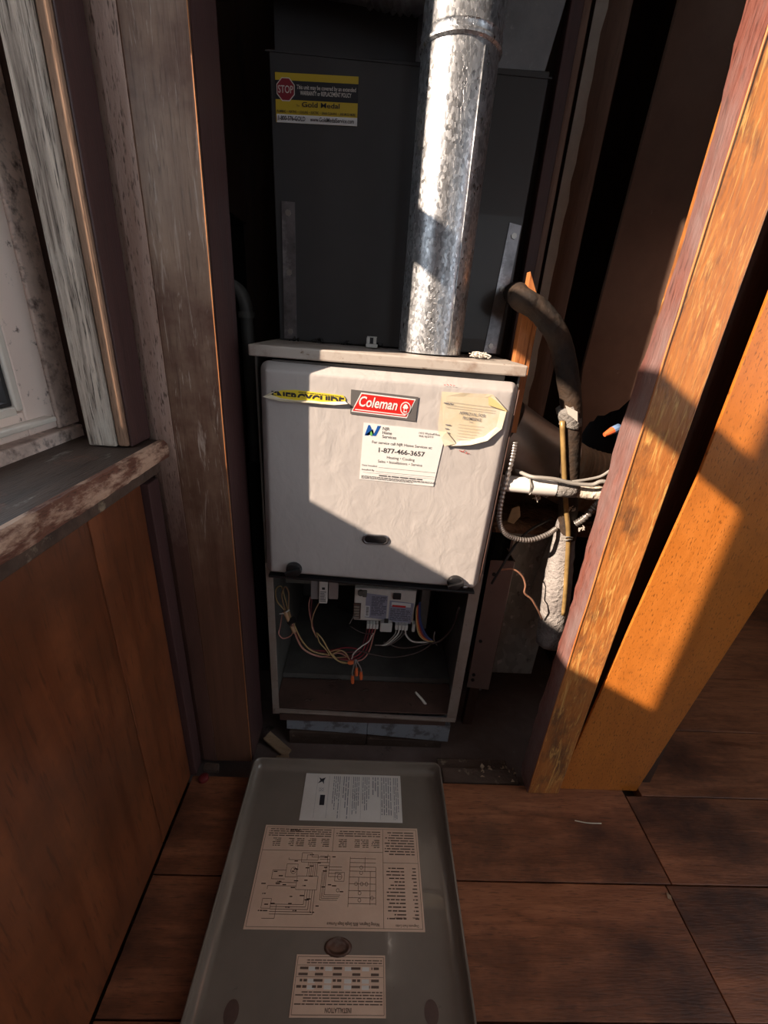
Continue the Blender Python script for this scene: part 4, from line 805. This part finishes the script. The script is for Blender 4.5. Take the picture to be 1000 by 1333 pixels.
for i, (c, a, L_, w_, lab) in enumerate(((Vector((-.222, .872, -.052)), -.55, .085, .03, 'pale wood shim leaning beside the left post foot'), (Vector((-.196, .825, -.052)), .3, .035, .032, 'squarish pale wood scrap behind the loose cover'), (Vector((-.236, .822, -.055)), .15, .03, .018, 'smallest pale wood scrap beside the left post foot'))):
    d = Vector((math.cos(a), math.sin(a), -.25 if i == 0 else 0)).normalized(); n_ = Vector((-d.y, d.x, 0)).normalized(); b = BM()
    prism(b, [c-d*L_/2-n_*w_/2, c+d*L_/2-n_*w_/2, c+d*L_/2+n_*w_/2, c-d*L_/2+n_*w_/2], (0, 0, .008), .0015); obj('wood_shim', b, m_shim, label=lab, cat='wood scrap')
b = BM(); lathe(b, -.378, .732, [(.0125, .0005), (.013, .004), (.012, .008), (.008, .0105), (.003, .0115)], 20); obj('bottle_cap', b, m_redcap, None, 'auto', label='small dark red cap on the floor at the left post foot', cat='cap')
b = BM(); prism(b, [(-.40+.012, .752, .0005), (-.345, .748, .0005), (-.35, .768, .0005), (-.385, .770, .0005)], (0, 0, .012), .002); obj('wood_shim', b, m_oldwood, label='dark wood scrap tucked under the left post corner', cat='wood scrap')
for pts, lab in (([(.560, .655, .0006), (.590, .650, .0012), (.625, .650, .0006)], 'pale straw lying on the floor in front of the leaning board'),):
    b = BM(); tube(b, pts, .0011, 5); obj('straw', b, m_torn, label=lab, cat='straw')
b = BM(); prism(b, [(.698, .500, .0002), (.707, .496, .0002), (.709, .505, .0002), (.702, .511, .0002)], (0, 0, .002), .0008); obj('plaster_crumb', b, m_shim, label='pale crumb at the corner where two floor planks meet', cat='crumb')

# ------------------------------------------------------------------ loose furnace panel on the floor
lp = thing('metal_cover', (-.012, .53, .001), 'loose olive grey furnace cover lying inside up on the floor', 'cover')
px0, px1, py0, py1 = -.259, .235, .268, .778
def rr2(ins, rad, n=5):
    x0, x1, y0, y1 = px0+ins, px1-ins, py0+ins, py1-ins; r = max(rad-ins*.6, .003); out = []
    for cx_, cy_, a0 in ((x1-r, y1-r, 0), (x0+r, y1-r, 90), (x0+r, y0+r, 180), (x1-r, y0+r, 270)):
        for k in range(n+1):
            a = math.radians(a0+90*k/n); out.append((cx_+r*math.cos(a), cy_+r*math.sin(a)))
    return out
b = BM(); prev = None
for ins, z in ((.002, .0008), (.0, .004), (.0, .026), (.0006, .0285), (.0022, .030), (.0045, .0296), (.006, .0278), (.0068, .025), (.0085, .017), (.012, .0105), (.018, .0065), (.027, .0052)):
    cur = [b.verts.new((x, y, z)) for x, y in rr2(ins, .018)]
    if prev:
        k_ = len(cur)
        for k in range(k_): b.faces.new((prev[k], prev[(k+1) % k_], cur[(k+1) % k_], cur[k]))
    else: bottom = cur
    prev = cur
b.faces.new(prev); b.faces.new(bottom[::-1])
obj('pan', b, m_panelin, lp, 'auto')
def disc(c, rx, ry, z, t=.0006, n=20): return prism(BM(), [(c[0]+rx*math.cos(a), c[1]+ry*math.sin(a), z) for a in [2*math.pi*k/n for k in range(n)]], (0, 0, t))
for x, y in ((-.183, .325), (.162, .327)):
    h = obj('knob_hole', disc((x, y), .0125, .0165, .0053, .0005), m_rust, lp, label='dark knob hole')
b = BM(); hp = [(-.008+.022*math.cos(a)*(1 if abs(math.cos(a)) < .5 else 1.05), .411+.0135*math.sin(a)*(1-.25*math.cos(a)**2*0), .0053) for a in [2*math.pi*k/24 for k in range(24)]]
cur = None
for s_, z in ((1.15, .0053), (1.05, .0085), (.95, .0095), (.80, .0070), (.5, .0058)):
    rg = [b.verts.new((-.008+(x+.008)*s_, .411+(y-.411)*s_, z)) for x, y, _ in hp]
    if cur:
        for k in range(24): b.faces.new((cur[k], cur[(k+1) % 24], rg[(k+1) % 24], rg[k]))
    cur = rg
b.faces.new(cur); obj('pull_cup', b, dirty('rusty pull cup', (.12, .065, .048), [((.20, .16, .14), 30, .5, .7)], rough=.3, metal=.4), lp, True, label='rusty oval pull cup')
# labels: frame reads upside down from the camera
def LF(x1, y1, z=.0056): return Frame((x1, y1, z), (-1, 0, 0), (0, -1, 0))
# wiring diagram label
F2 = LF(.162, .435); W2, H2 = .356, .189     # u runs to -x, v runs to -y (v=0 at its far... bottom of print)
F2 = Frame((.162, .624, .0056), (-1, 0, 0), (0, -1, 0))
la = obj('label', sheet(BM(), F2, rect(0, 0, W2, H2), .0005), m_labelB, lp, label='tan wiring diagram label')
b = BM(); e = .0009
def fr(u0, v0, u1, v1, w_=.0007): stroke(b, F2, [(u0, v0), (u1, v0), (u1, v1), (u0, v1), (u0, v0)], w_, e)
fr(.004, .004, W2-.004, H2-.004); stroke(b, F2, [(.082, .004), (.082, H2-.004)], .0007, e); stroke(b, F2, [(.004, .072), (.082, .072)], .0007, e); stroke(b, F2, [(.082, .052), (W2-.004, .052)], .0007, e); stroke(b, F2, [(.196, .004), (.196, .052)], .0007, e)
fineprint(b, F2, .010, .008, .078, .058, 9, .5, n=e, ragged=.2); fineprint(b, F2, .088, .008, .190, .022, 3, .5, n=e, ragged=.1); fineprint(b, F2, .202, .006, .345, .024, 4, .5, n=e, ragged=.1)
for u in (.09, .115, .135, .165, .205, .235, .262, .285, .315): fineprint(b, F2, u, .026, u+R.choice((.012, .018)), .044, 5, .55, n=e)
for i in range(15): v_ = .080+.0062*i; fineprint(b, F2, .010, v_, .020, v_+.0045, 1, .6, n=e); fineprint(b, F2, .036, v_, .075, v_+.0045, 1, .6, n=e, ragged=.5)
def L2(*p_): stroke(b, F2, list(p_), .0008, e)
# schematic: the ladder diagram on the left of the print and the wiring plan on its right
for v_ in (.065, .073, .081, .089, .100, .112, .124, .136, .146):
    L2((.098, v_), (.155, v_))
L2((.098, .081), (.098, .148)); L2((.155, .062), (.155, .152)); L2((.122, .062), (.122, .090)); L2((.110, .089), (.110, .148)); L2((.135, .1), (.135, .124))
def ring(u, v, r): L2(*[(u+r*math.cos(a), v+r*math.sin(a)) for a in [2*math.pi*k/10 for k in range(11)]])
for u, v in ((.130, .082), (.130, .092), (.128, .112), (.140, .112), (.118, .112), (.132, .128), (.132, .140), (.106, .136)): ring(u, v, .0032)
for v_ in (.062, .068, .074, .080): L2((.172, v_+.02), (.20, v_+.02), (.20, v_), (.222, v_))
L2((.205, .058), (.205, .074), (.262, .074), (.262, .056), (.240, .056), (.240, .064), (.205, .064)); fr(.226, .060, .250, .070); fr(.166, .092, .186, .108); fr(.268, .078, .292, .102); fr(.222, .100, .266, .124)
for i in range(6): L2((.226+.004*i, .074), (.226+.004*i, .100)); L2((.205+.003*i, .080+.004*i), (.205+.003*i, .132+.003*i), (.172+.002*i, .132+.003*i)) if i < 4 else None
for i in range(5): L2((.226+.005*i, .124), (.226+.005*i, .165-.004*i), (.312, .165-.004*i))
L2((.292, .090), (.32, .090), (.32, .106), (.292, .106)); L2((.266, .112), (.31, .112)); L2((.266, .118), (.325, .118), (.325, .124)); L2((.30, .150), (.30, .172), (.325, .172)); L2((.25, .07), (.29, .07), (.29, .066)); fr(.312, .140, .330, .156); ring(.276, .090, .006); ring(.176, .100, .005); ring(.178, .124, .003)
for _ in range(42):
    u = R.uniform(.165, .335); v_ = R.uniform(.058, .165); fineprint(b, F2, u, v_, u+.009, v_+.0032, 1, .8, n=e)
obj('printed_diagram', b, m_brownink, la)
text('Wiring Diagram, 80% Single Stage Furnace', F2, .090, H2-.0125, .0052, m_brownink, la, w=.105, bold=.012)
text('Fault Condition', F2, .036, H2-.0225, .0040, m_brownink, la, w=.024); text('Diagnostic Fault Codes', F2, .012, H2-.0105, .0042, m_brownink, la, w=.046); text('Flashes', F2, .010, H2-.0225, .0040, m_brownink, la, w=.013)
text('DANGER', F2, .272, .008, .0048, m_brownink, la, w=.026, bold=.03)
# installation label
F3 = Frame((.082, .400, .0056), (-1, 0, 0), (0, -1, 0)); W3, H3 = .166, .080
lb = obj('label', sheet(BM(), F3, rect(0, 0, W3, H3), .0005), m_labelB, lp, label='small tan installation label nearest the camera')
b = BM(); stroke(b, F3, [(.003, .003), (W3-.003, .003), (W3-.003, H3-.003), (.003, H3-.003), (.003, .003)], .0007, e)
fineprint(b, F3, .006, .006, .160, .013, 2, .5, n=e, ragged=.1); fineprint(b, F3, .006, .0475, .160, .066, 5, .5, n=e, ragged=.1)
for u in (.012, .046, .08, .114, .142):
    for v_ in (.016, .024, .032, .040): fineprint(b, F3, u, v_, u+.018, v_+.005, 1, .85, n=e)
for v_ in (.0145, .0300): stroke(b, F3, [(.004, v_), (W3-.004, v_)], .0005, e)
obj('fine_print', b, m_brownink, lb)
for u in (.03, .062, .098, .128):
    for v_ in (.0165, .0325, .0405): obj('blank_box', sheet(BM(), F3, rect(u, v_, u+.013, v_+.0055), .0002, .0005), m_labelA, lb)
text('INSTALLATION', F3, W3/2, H3-.0115, .0060, m_brownink, lb, w=.046, align='CENTER', bold=.02)
# top label, printed sideways
F1 = Frame((.128, .752, .0056), (-1, 0, 0), (0, -1, 0)); W1, H1 = .247, .116
lc = obj('label', sheet(BM(), F1, rect(0, 0, W1, H1), .0005), m_labelA, lp, label='white label printed sideways at the far end')
b = BM()
for u0, u1, k, v1 in ((.006, .020, 3, .11), (.024, .052, 5, .10), (.056, .075, 3, .075), (.080, .100, 4, .09), (.106, .125, 4, .10), (.132, .150, 3, .11), (.155, .175, 4, .11)): fineprint(b, F1, u0, .006, u1, v1, k, .45, vertical=True, n=e, ragged=.5)
stroke(b, F1, [(.185, .006), (.185, .11)], .0005, e)
for u in (.021, .053, .102, .128, .152, .215): stroke(b, F1, [(u, .006), (u, .11)], .0004, e)
for u, v in ((.112, .052), (.120, .058), (.112, .062), (.120, .048)): stroke(b, F1, [(u+.004*math.cos(a), v+.004*math.sin(a)) for a in [2*math.pi*k/8 for k in range(9)]], .0005, e)
obj('fine_print', b, m_greyink, lc)
b = BM(); sheet(b, F1, [(.195, .010), (.205, .014), (.212, .010), (.208, .018), (.214, .026), (.203, .021), (.198, .028), (.199, .019)], .0002, .0006); sheet(b, F1, rect(.192, .055, .204, .080), .0002, .0006); obj('emblem', b, m_ink, lc)
b = BM(); stroke(b, F1, [(.203+.006*math.cos(a), .042+.004*math.sin(a)) for a in [2*math.pi*k/8 for k in range(9)]], .0006, e); stroke(b, F1, [(.197, .037), (.209, .047)], .0006, e); stroke(b, F1, [(.209, .037), (.197, .047)], .0006, e); obj('emblem', b, m_greyink, lc)

# things of one kind that stand together
GROUPS = dict(wooden_post='wooden posts framing the furnace opening', wall_stud='studs inside the furnace closet', wood_shim='wood scraps at the left post foot', threshold_strip='old wood strips along the closet threshold',
              lit_stud_piece='sunlit stud pieces beside the plenum, cut at the shadow edge', grey_cable='grey cables along the drain pipe', flexible_conduit='ribbed conduits beside the furnace')
for o in S.objects:
    g_ = GROUPS.get(o.name.split('.')[0])
    if g_ and o.parent is None: o['group'] = g_
